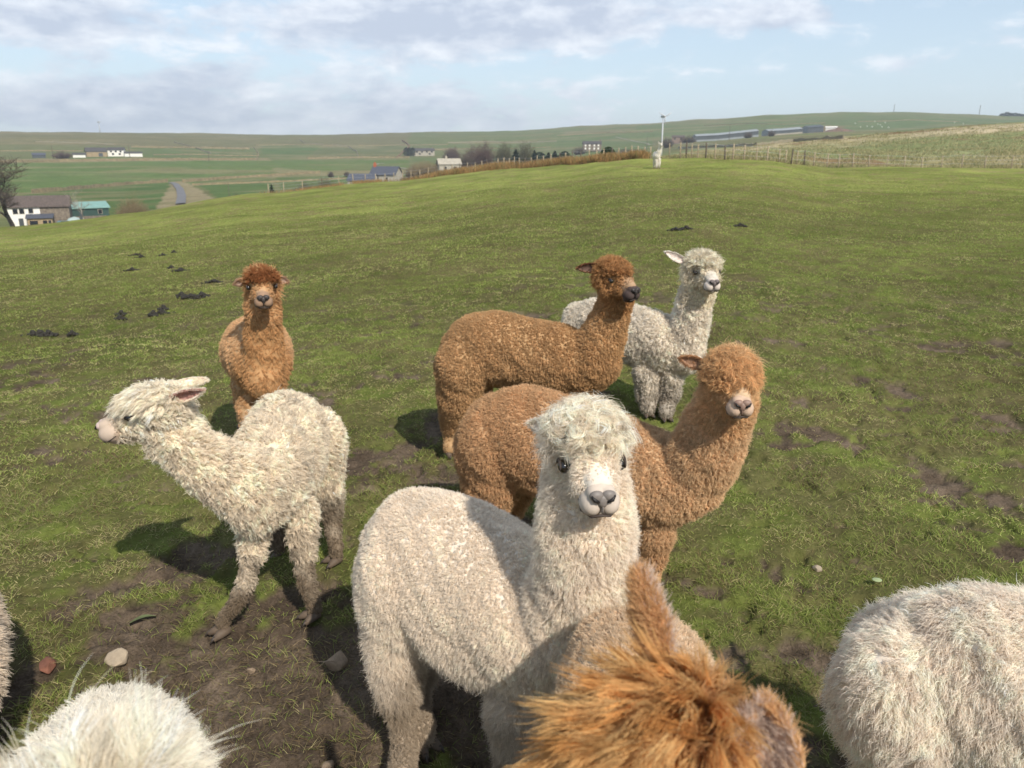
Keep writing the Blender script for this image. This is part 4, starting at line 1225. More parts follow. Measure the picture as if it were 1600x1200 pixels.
    for e in eyes:
        keep &= np.linalg.norm(P - e, axis=1) > .0255 * hs * S.get('eye', 1.0)
    keep &= ~(hw & (qf > S.get('bare', .128)))
    k_ = S.get('k', 7)
    base = paint(P, tg, hw, facef, True)
    base = base.clip(0.004, .92)
    pos = locks(P[keep], N[keep], D[keep], L[keep], rng, k_, np.where(hw | (tg == 3), S['cr'] * .75, S['cr'])[keep], S.get('tip', .7), S.get('wave', .10), S.get('wn', 1.0), 5, S.get('droop', .15), spread=S.get('spread', .15))
    cols = np.repeat(base[keep], k_, axis=0) * (1 + .10 * rng.normal(size=(keep.sum() * k_, 1))).clip(.6, 1.4)
    rad = S.get('hr', .0007) * np.array([1.0, 1.0, .95, .8, .3])
    hair_curves('fleece', pos, rad, cols, M_FLEECE, root)
    # ---------- topknot
    T = S.get('top')
    if T:
        P, N = sample_mesh(me, int(nC * 3.0), rng)
        q = (P - C0) / hs; qf, qr, qu = q @ f, q @ r, q @ uu
        sel = (np.linalg.norm(q, axis=1) < .17) & (qu > T.get('u0', .022) + np.clip(qf, 0, 1) * T.get('slope', .25)) & (qf < T.get('f1', .085)) & (qf > T.get('f0', -.12))
        ids = np.flatnonzero(sel)
        rng.shuffle(ids); ids = ids[:T['n']]
        P, N, qf, qr, qu = P[ids], N[ids], qf[ids], qr[ids], qu[ids]
        ctr = HL(*T.get('ctr', (-.02, 0, -.02)))
        D = nrm(nrm(P - ctr) * T.get('lift', .9) + f * T.get('fwd', .35) + rng.normal(size=P.shape) * T.get('chaos', .22) + np.array(T.get('dir', (0, 0, 0)), float))
        L = T['L'] * (0.75 + .5 * rng.random(len(P))) * np.where(qu < .04, .85, 1)
        kk = T.get('k', 9)
        pos = locks(P, N, D, L, rng, kk, T.get('cr', .007), T.get('tip', .8), T.get('wave', .12), T.get('wn', 1.3), 7, T.get('droop', .35), jit=T.get('jit', .12), spread=T.get('spread', .06), phj=T.get('phj', .08))
        cc = c_top * (1 + .22 * rng.normal(size=(len(P), 1))).clip(.5, 1.5)
        if 'col2' in T:
            w_ = rng.random((len(P), 1)) * .9; cc = cc * (1 - w_) + np.array(T['col2']) * w_
        cc = np.repeat(cc, kk, axis=0) * (1 + .08 * rng.normal(size=(len(P) * kk, 1)))
        hair_curves('topknot', pos, S.get('hr', .0007) * T.get('hr', 1.0) * np.array([1, 1, 1, .95, .85, .65, .2]), cc.clip(.004, .92), M_FLEECE, root)
    link('body', me, root, [M_SKIN])
    # ---------- face
    if S.get('facial', True):
        mz = S.get('muzzle_col', tuple(c_face * .95)); 
        b = MB()
        for sg in (-1, 1):
            b.ell(HL(.146, sg * .0185, -.053), np.array((.034, .0255, .029)) * hs, HM)
            b.ell(HL(.156, sg * .014, -.027), np.array((.025, .018, .018)) * hs, HM)
        b.ell(HL(.130, 0, -.074), np.array((.034, .027, .021)) * hs, HM)
        b.tube([HL(.10, 0, -.020), HL(.160, 0, -.029)], np.array([.038, .021]) * hs, 12)
        rawm = b.mesh('raw'); tmp = bpy.data.objects.new('tmp', rawm); COL.objects.link(tmp)
        md = tmp.modifiers.new('remesh', 'REMESH'); md.mode = 'VOXEL'; md.voxel_size = .0036 * hs
        sm = tmp.modifiers.new('smooth', 'SMOOTH'); sm.factor = .5; sm.iterations = 3
        dg = bpy.context.evaluated_depsgraph_get(); mm = bpy.data.meshes.new_from_object(tmp.evaluated_get(dg))
        bpy.data.objects.remove(tmp); bpy.data.meshes.remove(rawm); mm.name = 'muzzle'
        mm.polygons.foreach_set('use_smooth', np.ones(len(mm.polygons), bool))
        # velvet on the muzzle
        P, N = sample_mesh(mm, S.get('velvet', 1500), rng)
        D = nrm(N * .35 - f * .6 + down * .3 + rng.normal(size=P.shape) * .15)
        vp = locks(P, N, D, (.009 - .006 * sstep(.10, .15, ((P - C0) / hs) @ f)) * hs, rng, 4, .003, .2, .02, 1, 3, 0)
        def mzc(Q):
            q_ = (Q - C0) / hs; a_, b_, c_ = q_ @ f, q_ @ r, q_ @ uu
            nl = sstep(.105, .145, a_ - .25 * (c_ + .04))[:, None]
            o = np.array(c_face) * (1 - nl) + np.array(mz) * nl
            dk = (.55 * np.exp(-((np.abs(b_) - .012) / .014) ** 2 - ((c_ + .030) / .014) ** 2) * sstep(.15, .17, a_) + .45 * np.exp(-((c_ + .071) / .006) ** 2) * sstep(.12, .16, a_))[:, None]
            return o * (1 - dk) + np.array(S.get('nose_col', (.16, .13, .11))) * dk
        vc = np.repeat(mzc(P) * (1 + .12 * rng.normal(size=(len(P), 1))), 4, axis=0).clip(.004, .9)
        vm = np.empty(len(mm.vertices) * 3, np.float32); mm.vertices.foreach_get('co', vm); vm = vm.reshape(-1, 3).astype(float)
        am = mm.attributes.new('tint', 'FLOAT_COLOR', 'POINT'); c4 = np.ones((len(vm), 4), np.float32); c4[:, :3] = mzc(vm) * .85; am.data.foreach_set('color', c4.ravel())
        muz = link('muzzle', mm, root, [M_SKIN])
        hair_curves('velvet', vp, .0004 * np.array([1, .8, .3]), vc, M_FLEECE, muz)
        # nose pad
        M_N = skin_mat('nose_' + S['key'], S.get('nose_col', (.16, .13, .11)), .5, .0008)
        b = MB()
        for sg in (-1, 1):
            b.ell(HL(.1725, sg * .0130, -.026), np.array((.0105, .0155, .0125)) * hs, HM)
        b.ell(HL(.1750, 0, -.037), np.array((.0085, .0120, .0150)) * hs, HM)
        b.ell(HL(.1755, 0, -.052), np.array((.0065, .0030, .014)) * hs, HM)
        ns_ = b.build('nose', [M_N], root)
        for sg in (-1, 1):
            b = MB(); b.tube([HL(.1785, sg * .0245, -.023), HL(.1825, sg * .0185, -.031), HL(.1830, sg * .0085, -.036)], np.array([.0022, .0046, .0022]) * hs, 8)
            b.build('nostril', [M_NOSTRIL], ns_)
        b = MB()
        pts = [HL(.122, -.040, -.056), HL(.146, -.039, -.071), HL(.166, -.020, -.078), HL(.1735, 0, -.071), HL(.166, .020, -.078), HL(.146, .039, -.071), HL(.122, .040, -.056)]
        b.tube(pts, np.array([.001, .0022, .0026, .0028, .0026, .0022, .001]) * hs, 6); b.build('mouth', [M_MOUTH], root)
        for e, sg in zip(eyes, (-1, 1)):
            b = MB(); b.ell(e + hs * (f * .002), np.array((.0165, .0135, .0145)) * hs * S.get('eye', 1.0), HM, 18, 12); ey = b.build('eye', [M_EYE], root)
            b = MB(); ring = []
            for t_ in np.linspace(-.3, math.pi + .3, 9):
                ring.append(e + hs * (f * (.0165 * math.cos(t_)) + uu * .0140 * math.sin(t_) + r * sg * .009) * S.get('eye', 1.0))
            b.tube(ring, np.array([.001, .0025, .0032, .0036, .0038, .0036, .0032, .0025, .001]) * hs, 6); b.build('eyelid', [skin_mat('lid_' + S['key'], S.get('lid_col', (.05, .038, .032)))], ey)
    # ---------- ears
    E = S.get('ears', {})
    for sg, key in ((-1, 'l'), (1, 'r')):
        d_ = E.get(key, (-.25, sg * .75, .75)); fc = E.get('face_' + key, (.6, sg * .5, .1))
        if d_ is None: continue
        bp = C0 if E.get('world') else HL(*E.get('base_' + key, (-.035, sg * .052, .052)))
        axd = f * d_[0] + r * d_[1] + uu * d_[2]; fcd = f * fc[0] + r * fc[1] + uu * fc[2]
        if E.get('world'):
            axd, fcd, bp = np.array(d_, float), np.array(fc, float), at(*E['base_' + key])
        V, Fs, mi = ear_mesh(bp, axd, fcd, E.get('len_' + key, E.get('len', .13)) * hs, E.get('w_' + key, E.get('w', .055)) * hs, None)
        em = mesh_from('ear', V, Fs); em.polygons.foreach_set('material_index', np.array(mi, np.int32))
        ec = np.array(E.get('col', c_head), float)
        P, N = sample_mesh(em, E.get('n', 1500), rng)
        # less fur in the hollow
        hollow = (N @ nrm(fcd)) > .35
        D = nrm(N * .35 + nrm(axd) * .8 + rng.normal(size=P.shape) * .2)
        Lk = np.where(hollow, E.get('Li', .007), E.get('L', .012)) * hs * (0.7 + .6 * rng.random(len(P)))
        vp = locks(P, N, D, Lk, rng, 5, .004, .4, .05, 1, 4, .05)
        icol = np.array(E.get('inner', S.get('ear_in', tuple(ec * .8 + np.array([.03, 0, 0])))), float)
        vc = np.where(hollow[:, None], icol, ec) * (1 + .12 * rng.normal(size=(len(P), 1)))
        eo = link('ear', em, root, [skin_mat('earout_' + S['key'] + key, tuple(ec)), skin_mat('earin_' + S['key'] + key, tuple(icol))])
        hair_curves('ear_fur', vp, .0005 * S.get('hr', .0007) / .0007 * np.array([1, 1, .8, .3]), np.repeat(vc, 5, axis=0).clip(.004, .9), M_FLEECE, eo)
    # ---------- feet: two padded toes with nails
    for pts, rr, g, toe in legs:
        td = nrm(np.array([toe[0], toe[1], 0])); sd = np.array([-td[1], td[0], 0])
        b = MB(); nails = []
        for sg in (-1, 1):
            dv = nrm(td + sd * sg * .28)
            c0 = g + sd * sg * .013 + np.array([0, 0, .028])
            b.tube([c0 - dv * .012, c0 + dv * .03 - np.array([0, 0, .004]), c0 + dv * .060 - np.array([0, 0, .012])], [.020, .019, .010], 10)
            nails.append([c0 + dv * .052 + np.array([0, 0, -.004]), c0 + dv * .064 + np.array([0, 0, -.010]), c0 + dv * .074 + np.array([0, 0, -.020])])
        ft = b.build('foot', [skin_mat('foot_' + S['key'], tuple(np.array(S.get('foot_col', (.115, .083, .058)))))], root)
        for nl in nails:
            b = MB(); b.tube(nl, [.008, .0055, .002], 8); b.build('nail', [M_NAIL], ft)
    return root

CARAMEL = (.54, .345, .18)
LEGR = [.075, .058, .040]

# -- young shaggy white one on the left
alpaca(dict(key='shaggy', seed=11, label='shaggy white young alpaca on the left with muddy legs, head turned to the left', col=(.84, .735, .59), col_head=(.85, .76, .62), col_face=(.66, .54, .43), muzzle_col=(.50, .40, .32),
    nose_col=(.48, .37, .33), dirt_h=.46, dirt=.9, dirt_col=(.17, .12, .075),
    spine=[(463, 690, 3.44, .125), (455, 674, 3.28, .170), (440, 705, 3.05, .182), (420, 745, 2.84, .168), (400, 772, 2.70, .125)],
    neck=[(398, 758, 2.72, .138), (348, 738, 2.68, .115), (300, 705, 2.66, .097), (264, 672, 2.64, .088)],
    head=(246, 641, 2.62), face=(-.97, -.18, -.06), hs=1.14, Lmid=.026, eye=.8,
    legs=[dict(pts=[(405, 800, 2.76), (393, 868, 2.72), (380, 925, 2.69)], foot=(352, 985), r=[.058, .038, .030]),
          dict(pts=[(470, 800, 2.86), (474, 868, 2.83), (482, 915, 2.81)], foot=(492, 962), r=[.058, .038, .031]),
          dict(pts=[(492, 690, 3.32), (504, 745, 3.33), (517, 800, 3.36), (522, 840, 3.31)], foot=(527, 880), r=[.12, .088, .045, .032]),
          dict(pts=[(432, 735, 3.40), (430, 790, 3.40), (432, 830, 3.36)], foot=(436, 868), r=[.085, .055, .036])],
    toe=(-.75, -.6, 0), L=.028, Ln=.027, Lh=.030, Ll=.017, lift=.60, lay=.75, chaos=.28, swirl=1.3, flow_back=.25, clumps=24000, k=11, cr=.0065, tip=.86, wave=.24, wn=1.0, droop=.15, hr=.00075, tvar=.4, spread=.06,
    face0=.10, face1=.15, bare=.155, velvet=3000,
    top=dict(n=1200, L=.058, k=18, spread=.06, lift=.65, fwd=.45, chaos=.22, droop=.50, cr=.006, tip=.85, wave=.06, f1=.095, u0=.018, slope=.1),
    ears=dict(l=(-.94, -.30, .26), r=(-.80, .55, .0), base_l=(-.055, -.050, .040), face_l=(.05, -.9, -.35), len=.120, w=.046, L=.008, n=2200, inner=(.55, .33, .28))))

# -- brown one facing the camera at the back left
alpaca(dict(key='brownface', seed=12, label='brown alpaca facing the camera behind the shaggy white one', col=(.63, .41, .23), col_neck=(.54, .31, .145), col_head=(.60, .36, .18), col_face=(.60, .38, .21), col_top=(.33, .14, .058),
    muzzle_col=(.34, .22, .145), nose_col=(.05, .04, .036), eye=.85,
    spine=[(396, 540, 5.05, .19), (400, 546, 4.8, .225), (404, 553, 4.55, .215), (409, 575, 4.32, .165), (412, 595, 4.22, .115)],
    neck=[(413, 590, 4.28, .128), (413, 548, 4.25, .110), (411, 505, 4.22, .102), (410, 475, 4.2, .098)],
    head=(409, 446, 4.16), face=(.32, -.95, -.03), hs=1.1, Lmid=.02,
    legs=[dict(pts=[(392, 640, 4.3), (392, 670, 4.28), (392, 690, 4.27)], foot=(392, 716), r=LEGR), dict(pts=[(432, 640, 4.3), (432, 670, 4.28), (432, 690, 4.27)], foot=(432, 716), r=LEGR),
          dict(pts=[(380, 600, 4.95), (380, 632, 4.95), (380, 650, 4.93)], foot=(380, 672), r=LEGR), dict(pts=[(425, 600, 4.95), (425, 632, 4.95), (425, 650, 4.93)], foot=(425, 672), r=LEGR)],
    L=.018, Ln=.016, Lh=.045, lift=.42, lift_h=.9, lay=.8, chaos=.22, clumps=17000, k=8, cr=.007, tip=.6, wave=.10, droop=.05, hr=.0010, tvar=.2, velvet=600, face0=.105, face1=.145, bare=.15,
    patches=[(388, 470, 4.05, .05, (.52, .36, .24), .6), (432, 470, 4.05, .05, (.52, .36, .24), .6)],
    top=dict(n=1600, L=.052, k=9, lift=.85, fwd=.32, chaos=.22, droop=.28, cr=.007, tip=.4, wave=.1, f1=.095, u0=.018),
    ears=dict(l=(-.2, -.9, -.35), r=(-.2, .9, -.35), face_l=(.9, -.1, .1), face_r=(.9, .1, .1), base_l=(-.0, -.080, .028), base_r=(-.0, .080, .028), len=.048, w=.042, n=500, col=(.42, .26, .16), inner=(.36, .25, .19))))

# -- caramel one in profile
alpaca(dict(key='caramel', seed=13, label='caramel brown alpaca with dark muzzle standing side on in front of the grey white one', col=CARAMEL, col_neck=(.55, .345, .175), col_head=(.50, .285, .13), col_face=(.48, .32, .20), col_top=(.48, .265, .12),
    muzzle_col=(.085, .062, .056), nose_col=(.035, .028, .026), eye=.8, ear_in=(.12, .07, .05),
    spine=[(728, 555, 4.62, .180), (752, 545, 4.6, .220), (805, 549, 4.6, .215), (868, 560, 4.58, .205), (915, 573, 4.54, .175), (938, 570, 4.5, .13)],
    neck=[(926, 560, 4.52, .158), (944, 525, 4.49, .128), (956, 488, 4.46, .104), (962, 462, 4.43, .098)],
    head=(956, 435, 4.38), face=(.57, -.82, -.05), hs=1.15,
    legs=[dict(pts=[(722, 575, 4.53), (716, 625, 4.55), (705, 668, 4.62), (706, 698, 4.60)], foot=(703, 722, 4.58), r=[.15, .125, .065, .048]), dict(pts=[(735, 570, 4.68), (738, 620, 4.70), (730, 660, 4.77), (732, 685, 4.75)], foot=(730, 706, 4.73), r=[.14, .11, .06, .045]),
          dict(pts=[(905, 625, 4.5), (905, 665, 4.5), (905, 690, 4.5)], foot=(905, 724, 4.5), r=LEGR), dict(pts=[(895, 615, 4.66), (897, 650, 4.66), (897, 680, 4.66)], foot=(897, 708, 4.66), r=LEGR)],
    L=.015, Ln=.016, Lh=.036, lift=.8, lay=.4, chaos=.35, swirl=.9, clumps=26000, k=8, cr=.0075, tip=.75, wave=.16, droop=.02, hr=.0011, tvar=.22, velvet=600, face0=.09, face1=.14, bare=.15, Lmid=.02,
    top=dict(n=1500, L=.052, k=9, lift=1.0, fwd=.25, chaos=.25, droop=.10, cr=.008, tip=.5, wave=.12, f1=.09, u0=.018),
    ears=dict(l=(-.45, -.85, .05), r=(-.75, .6, -.1), face_l=(.7, -.2, .3), base_l=(-.02, -.075, .035), len=.115, w=.055, n=500, col=(.24, .11, .06), inner=(.12, .07, .05))))

# -- grey white one behind
alpaca(dict(key='greywhite', seed=14, label='curly grey white alpaca standing behind the caramel brown one', col=(.78, .71, .61), col_neck=(.83, .75, .64), col_head=(.82, .73, .58), col_face=(.72, .66, .57), muzzle_col=(.66, .57, .50), nose_col=(.13, .105, .10), eye=.8,
    dirt_h=.34, dirt=.6,
    spine=[(912, 508, 5.75, .17), (945, 512, 5.65, .205), (990, 522, 5.48, .205), (1040, 540, 5.34, .20), (1066, 548, 5.28, .165)],
    neck=[(1062, 540, 5.3, .165), (1077, 502, 5.27, .125), (1086, 468, 5.25, .108), (1092, 448, 5.23, .10)],
    head=(1097, 424, 5.2), face=(.15, -.99, -.02), hs=1.26,
    legs=[dict(pts=[(1012, 585, 5.32), (1012, 618, 5.32), (1012, 632, 5.32)], foot=(1012, 650), r=[.085, .075, .06]), dict(pts=[(1048, 585, 5.3), (1046, 618, 5.3), (1043, 632, 5.3)], foot=(1040, 654), r=[.08, .065, .055]),
          dict(pts=[(935, 560, 5.62), (930, 590, 5.66), (926, 605, 5.66)], foot=(922, 632), r=LEGR), dict(pts=[(905, 560, 5.85), (900, 585, 5.88), (898, 600, 5.88)], foot=(896, 615), r=LEGR)],
    L=.022, Ln=.022, Lh=.058, Ll=.020, lift=.7, lift_h=.9, lay=.5, chaos=.4, swirl=1.2, clumps=18000, k=8, cr=.0085, tip=.8, wave=.22, droop=.05, hr=.0011, tvar=.3, velvet=500, face0=.10, face1=.14, bare=.15, Lmid=.024,
    top=dict(n=1200, L=.066, k=8, lift=1.0, fwd=.25, chaos=.4, droop=.12, cr=.008, tip=.7, wave=.16, f1=.09, u0=.02),
    ears=dict(r=(-.25, .85, .42), l=None, face_r=(.8, .2, .2), base_r=(-.03, .080, .045), len=.13, w=.05, n=500, L=.008, col=(.78, .73, .66), inner=(.68, .58, .52))))

# -- ginger one whose fringe hides its eyes
alpaca(dict(key='ginger', seed=15, label='ginger brown alpaca with a woolly fringe hiding its eyes, standing behind the cream white one', col=(.60, .385, .215), col_neck=(.71, .50, .30), col_head=(.70, .47, .26), col_face=(.70, .51, .33), col_top=(.65, .40, .20),
    muzzle_col=(.58, .42, .31), nose_col=(.24, .155, .12), lid=.5,
    spine=[(780, 675, 3.38, .180), (808, 680, 3.32, .230), (870, 698, 3.25, .235), (950, 725, 3.15, .225), (1030, 750, 3.05, .20), (1072, 752, 2.99, .155)],
    neck=[(1068, 745, 3.02, .17), (1100, 706, 2.97, .142), (1122, 662, 2.93, .124), (1136, 626, 2.9, .112)],
    head=(1141, 590, 2.85), face=(-.02, -1.0, -.06), hs=1.14,
    legs=[dict(pts=[(1022, 835, 3.0), (1018, 875, 3.0), (1017, 900, 3.0)], foot=(1016, 930), r=[.075, .055, .045]), dict(pts=[(1000, 820, 3.12), (1003, 860, 3.12), (1003, 885, 3.12)], foot=(1003, 908), r=[.075, .05, .04]),
          dict(pts=[(772, 700, 3.30), (768, 765, 3.30), (752, 825, 3.36), (752, 860, 3.34)], foot=(750, 888), r=[.16, .125, .06, .045]), dict(pts=[(800, 700, 3.46), (800, 760, 3.48), (790, 810, 3.54), (790, 835, 3.53)], foot=(788, 856), r=[.15, .115, .06, .045])],
    L=.017, Ln=.020, Lh=.044, lift=.8, lay=.45, chaos=.36, swirl=.9, clumps=40000, k=8, cr=.0056, tip=.8, wave=.18, droop=.03, hr=.0008, tvar=.22, face0=.10, face1=.14, bare=.15, Lmid=.022, velvet=2000,
    patches=[(1000, 660, 3.2, .22, (.42, .27, .16), .5)],
    top=dict(n=2600, L=.055, k=9, lift=.95, fwd=.40, chaos=.30, droop=.36, cr=.006, tip=.75, wave=.16, f1=.105, u0=.006, slope=.0),
    ears=dict(r=(-.35, .9, .18), l=None, face_r=(.8, .2, .2), base_r=(-.02, .085, .035), len=.085, w=.05, n=900, col=(.45, .25, .13), inner=(.30, .17, .10))))

# -- cream white one in the middle
alpaca(dict(key='cream', seed=16, label='cream white alpaca in the middle looking at the camera with curly fringe and black eyes', col=(.86, .765, .65), col_neck=(.89, .79, .67), col_head=(.90, .80, .68), col_face=(.86, .77, .66), lv=.25, muzzle_col=(.60, .51, .43), nose_col=(.19, .165, .15),
    col_top=(.92, .80, .645), dirt_h=.46, dirt=.75, dirt_col=(.30, .22, .14), lid=.75,
    spine=[(650, 892, 2.24, .175), (668, 868, 2.19, .215), (722, 905, 2.1, .232), (790, 945, 2.0, .225), (852, 975, 1.9, .205), (896, 975, 1.83, .16)],
    neck=[(898, 955, 1.85, .165), (910, 910, 1.81, .128), (916, 860, 1.785, .112), (917, 800, 1.77, .105)],
    head=(914, 703, 1.77), face=(.13, -.99, -.05), hs=1.09, eye=1.06, eye_u=-.006, mid0=.02, mid1=.07, Lmid=.020,
    legs=[dict(pts=[(640, 910, 2.13), (622, 1000, 2.09), (624, 1090, 2.07), (634, 1160, 2.04)], foot=(628, 1230), r=[.155, .088, .050, .040], toe=(.4, -.8, 0)), dict(pts=[(665, 910, 2.26), (655, 985, 2.28), (652, 1060, 2.27), (656, 1115, 2.24)], foot=(662, 1168), r=[.14, .082, .048, .038], toe=(.6, -.7, 0)),
          dict(pts=[(815, 1110, 1.84), (818, 1200, 1.82), (820, 1270, 1.8)], foot=(822, 1330), r=LEGR), dict(pts=[(900, 1090, 1.95), (900, 1170, 1.93), (900, 1220, 1.92)], foot=(902, 1270), r=LEGR)],
    L=.014, Ln=.022, Lh=.046, Ll=.022, belly=1.1, lift=.9, lift_h=.8, lay=.50, chaos=.32, swirl=1.3, flow_back=.2, clumps=60000, k=9, cr=.0042, tip=.70, wave=.18, droop=.10, hr=.00042, tvar=.16, spread=.10, velvet=5000, face0=.105, face1=.145, bare=.150,
    top=dict(n=1500, L=.062, k=20, lift=.9, fwd=.22, chaos=.55, droop=.30, cr=.0060, tip=.86, wave=.20, phj=.05, wn=1.5, f1=.080, u0=.047, slope=.15, ctr=(-.02, 0, .0), jit=.15, spread=.05, hr=1.35),
    ears=dict(l=(-.75, -.65, -.1), r=(-.75, .65, -.1), base_l=(-.05, -.06, .03), base_r=(-.05, .06, .03), len=.08, w=.05, n=900)))

# -- fawn one whose ginger head fills the bottom edge
alpaca(dict(key='fawn', seed=17, label='fawn alpaca close to the camera with a spiky ginger topknot and upright ears', col=(.70, .54, .38), col_neck=(.66, .49, .33), col_head=(.58, .33, .15), col_face=(.6, .42, .28), col_top=(.56, .28, .095),
    muzzle_col=(.5, .37, .26),
    spine=[(990, 1062, 1.55, .155), (994, 1085, 1.47, .188), (1006, 1160, 1.32, .195), (1015, 1260, 1.15, .19), (1030, 1330, 1.02, .15)],
    neck=[(1035, 1320, 1.0, .13), (1060, 1310, .86, .105), (1060, 1330, .76, .085), (1050, 1310, .72, .075)],
    head=(1035, 1218, .66), face=(-.52, -.72, -.46), up=(.42, .30, 1.0), hs=1.12,
    legs=[dict(pts=[(930, 1400, 1.1), (930, 1500, 1.1), (930, 1600, 1.1)], foot=(930, 1700, 1.1), r=LEGR), dict(pts=[(1120, 1400, 1.1), (1120, 1500, 1.1), (1120, 1600, 1.1)], foot=(1120, 1700, 1.1), r=LEGR),
          dict(pts=[(930, 1180, 1.5), (930, 1260, 1.52), (930, 1330, 1.52)], foot=(930, 1400, 1.5), r=LEGR), dict(pts=[(1080, 1180, 1.5), (1080, 1260, 1.52), (1080, 1330, 1.52)], foot=(1080, 1400, 1.5), r=LEGR)],
    L=.014, Ln=.02, Lh=.026, lift=.8, lay=.4, chaos=.35, swirl=1.4, clumps=30000, k=6, cr=.0045, tip=.8, wave=.14, droop=.03, hr=.0005, tvar=.25,
    top=dict(n=520, L=.100, k=28, lift=.60, fwd=.75, chaos=.16, droop=.15, cr=.0075, tip=.92, wave=.05, wn=.7, f1=.11, f0=-.11, u0=.005, slope=0, col2=(.80, .56, .27), spread=.045, hr=.9, dir=(-.1, .15, .2)),
    ears=dict(world=True, r=(-.20, .45, .9), l=(.10, .50, .85), base_r=(1040, 1052, .735), base_l=(1192, 1262, .60), face_r=(.6, .75, .2), face_l=(-.25, -.8, .5), len_r=.098, w_r=.042, len_l=.080, w_l=.072, n=3200, L=.014, Li=.014, col=(.66, .41, .21), inner=(.66, .54, .46))))

# -- white back at the right edge
alpaca(dict(key='rightwhite', seed=18, label='white alpaca at the right edge with only its woolly back in view', col=(.90, .80, .69), 
    spine=[(1396, 1032, 1.74, .125), (1434, 1036, 1.69, .165), (1504, 1050, 1.60, .20), (1600, 1078, 1.52, .21), (1720, 1130, 1.46, .195), (1800, 1140, 1.43, .15)],
    neck=[(1820, 1130, 1.42, .14), (1880, 1080, 1.40, .115), (1930, 1010, 1.38, .10), (1960, 950, 1.37, .09)],
    head=(1985, 890, 1.36), face=(.9, -.4, -.1), hs=1.0, tail=[(1385, 990, 1.78, .06), (1358, 1012, 1.79, .065), (1348, 1062, 1.79, .05)],
    legs=[dict(pts=[(1410, 1090, 1.60), (1395, 1190, 1.60), (1392, 1280, 1.62)], foot=(1392, 1360, 1.60), r=[.15, .09, .05]), dict(pts=[(1420, 1090, 1.78), (1410, 1180, 1.78), (1405, 1260, 1.78)], foot=(1405, 1320, 1.76), r=[.14, .09, .05]),
          dict(pts=[(1720, 1250, 1.40), (1720, 1350, 1.40), (1720, 1430, 1.40)], foot=(1720, 1480, 1.40), r=LEGR), dict(pts=[(1760, 1230, 1.55), (1760, 1320, 1.55), (1760, 1390, 1.55)], foot=(1760, 1420, 1.55), r=LEGR)],
    L=.030, Ln=.02, Lh=.02, lift=.55, lay=.85, chaos=.20, swirl=1.3, flow_back=.25, flow_down=.45, clumps=26000, k=9, cr=.007, tip=.90, wave=.13, wn=1.2, droop=.12, hr=.0005, tvar=.25, velvet=200,
    ears=dict(n=200)))

# -- white topknot at the lower left corner
alpaca(dict(key='spikywhite', seed=19, label='white alpaca at the lower left corner with a blurred spiky topknot', col=(.80, .74, .64), col_head=(.84, .76, .63), col_top=(.84, .76, .63),
    spine=[(212, 1180, 1.33, .10), (190, 1192, 1.27, .150), (175, 1256, 1.14, .185), (205, 1340, 1.0, .16), (200, 1410, .92, .13)],
    neck=[(200, 1420, .9, .12), (195, 1480, .78, .10), (190, 1490, .66, .085), (188, 1480, .58, .075)],
    head=(120, 1392, .55), face=(-.15, -.85, -.35), up=(0, .3, 1), hs=.98,
    legs=[dict(pts=[(150, 1500, 1.0), (150, 1600, 1.0), (150, 1700, 1.0)], foot=(150, 1750, 1.0), r=LEGR), dict(pts=[(260, 1500, 1.0), (260, 1600, 1.0), (260, 1700, 1.0)], foot=(260, 1750, 1.0), r=LEGR),
          dict(pts=[(160, 1250, 1.3), (160, 1350, 1.3), (160, 1420, 1.3)], foot=(160, 1480, 1.3), r=LEGR), dict(pts=[(260, 1250, 1.3), (260, 1350, 1.3), (260, 1420, 1.3)], foot=(260, 1480, 1.3), r=LEGR)],
    L=.02, lift=.6, clumps=12000, k=6, cr=.005, hr=.0005, tvar=.2, velvet=200,
    top=dict(n=300, L=.080, k=60, lift=.95, fwd=.05, chaos=.32, droop=.22, cr=.016, tip=.72, jit=.22, wave=.10, wn=.6, f1=.10, f0=-.13, u0=-.01, slope=0, spread=.07, hr=.7, dir=(0, .25, .15)),
    ears=dict(l=(-.9, -.4, -.1), r=(-.9, .4, -.1), len=.07, w=.05, n=200)))

# -- cream flank at the left edge
alpaca(dict(key='edge', seed=20, label='cream alpaca mostly outside the left edge with a strip of its flank in view', col=(.66, .56, .45),
    spine=[(-90, 930, 2.35, .13), (-100, 960, 2.25, .18), (-110, 1010, 2.05, .20), (-120, 1080, 1.85, .19), (-130, 1110, 1.75, .14)],
    neck=[(-150, 1090, 1.75, .14), (-200, 1020, 1.7, .115), (-240, 950, 1.7, .1), (-260, 900, 1.7, .09)],
    head=(-280, 850, 1.68), face=(-.9, -.3, -.1), hs=1.0,
    legs=[dict(pts=[(-80, 1080, 2.2), (-80, 1150, 2.2), (-80, 1200, 2.2)], foot=(-80, 1150, 2.2), r=LEGR), dict(pts=[(-160, 1080, 2.2), (-160, 1150, 2.2), (-160, 1200, 2.2)], foot=(-160, 1150, 2.2), r=LEGR),
          dict(pts=[(-80, 1200, 1.85), (-80, 1270, 1.85), (-80, 1330, 1.85)], foot=(-80, 1330, 1.85), r=LEGR), dict(pts=[(-180, 1200, 1.85), (-180, 1270, 1.85), (-180, 1330, 1.85)], foot=(-180, 1330, 1.85), r=LEGR)],
    L=.024, clumps=9000, k=6, cr=.006, hr=.0007, tvar=.3, velvet=200, ears=dict(n=200)))

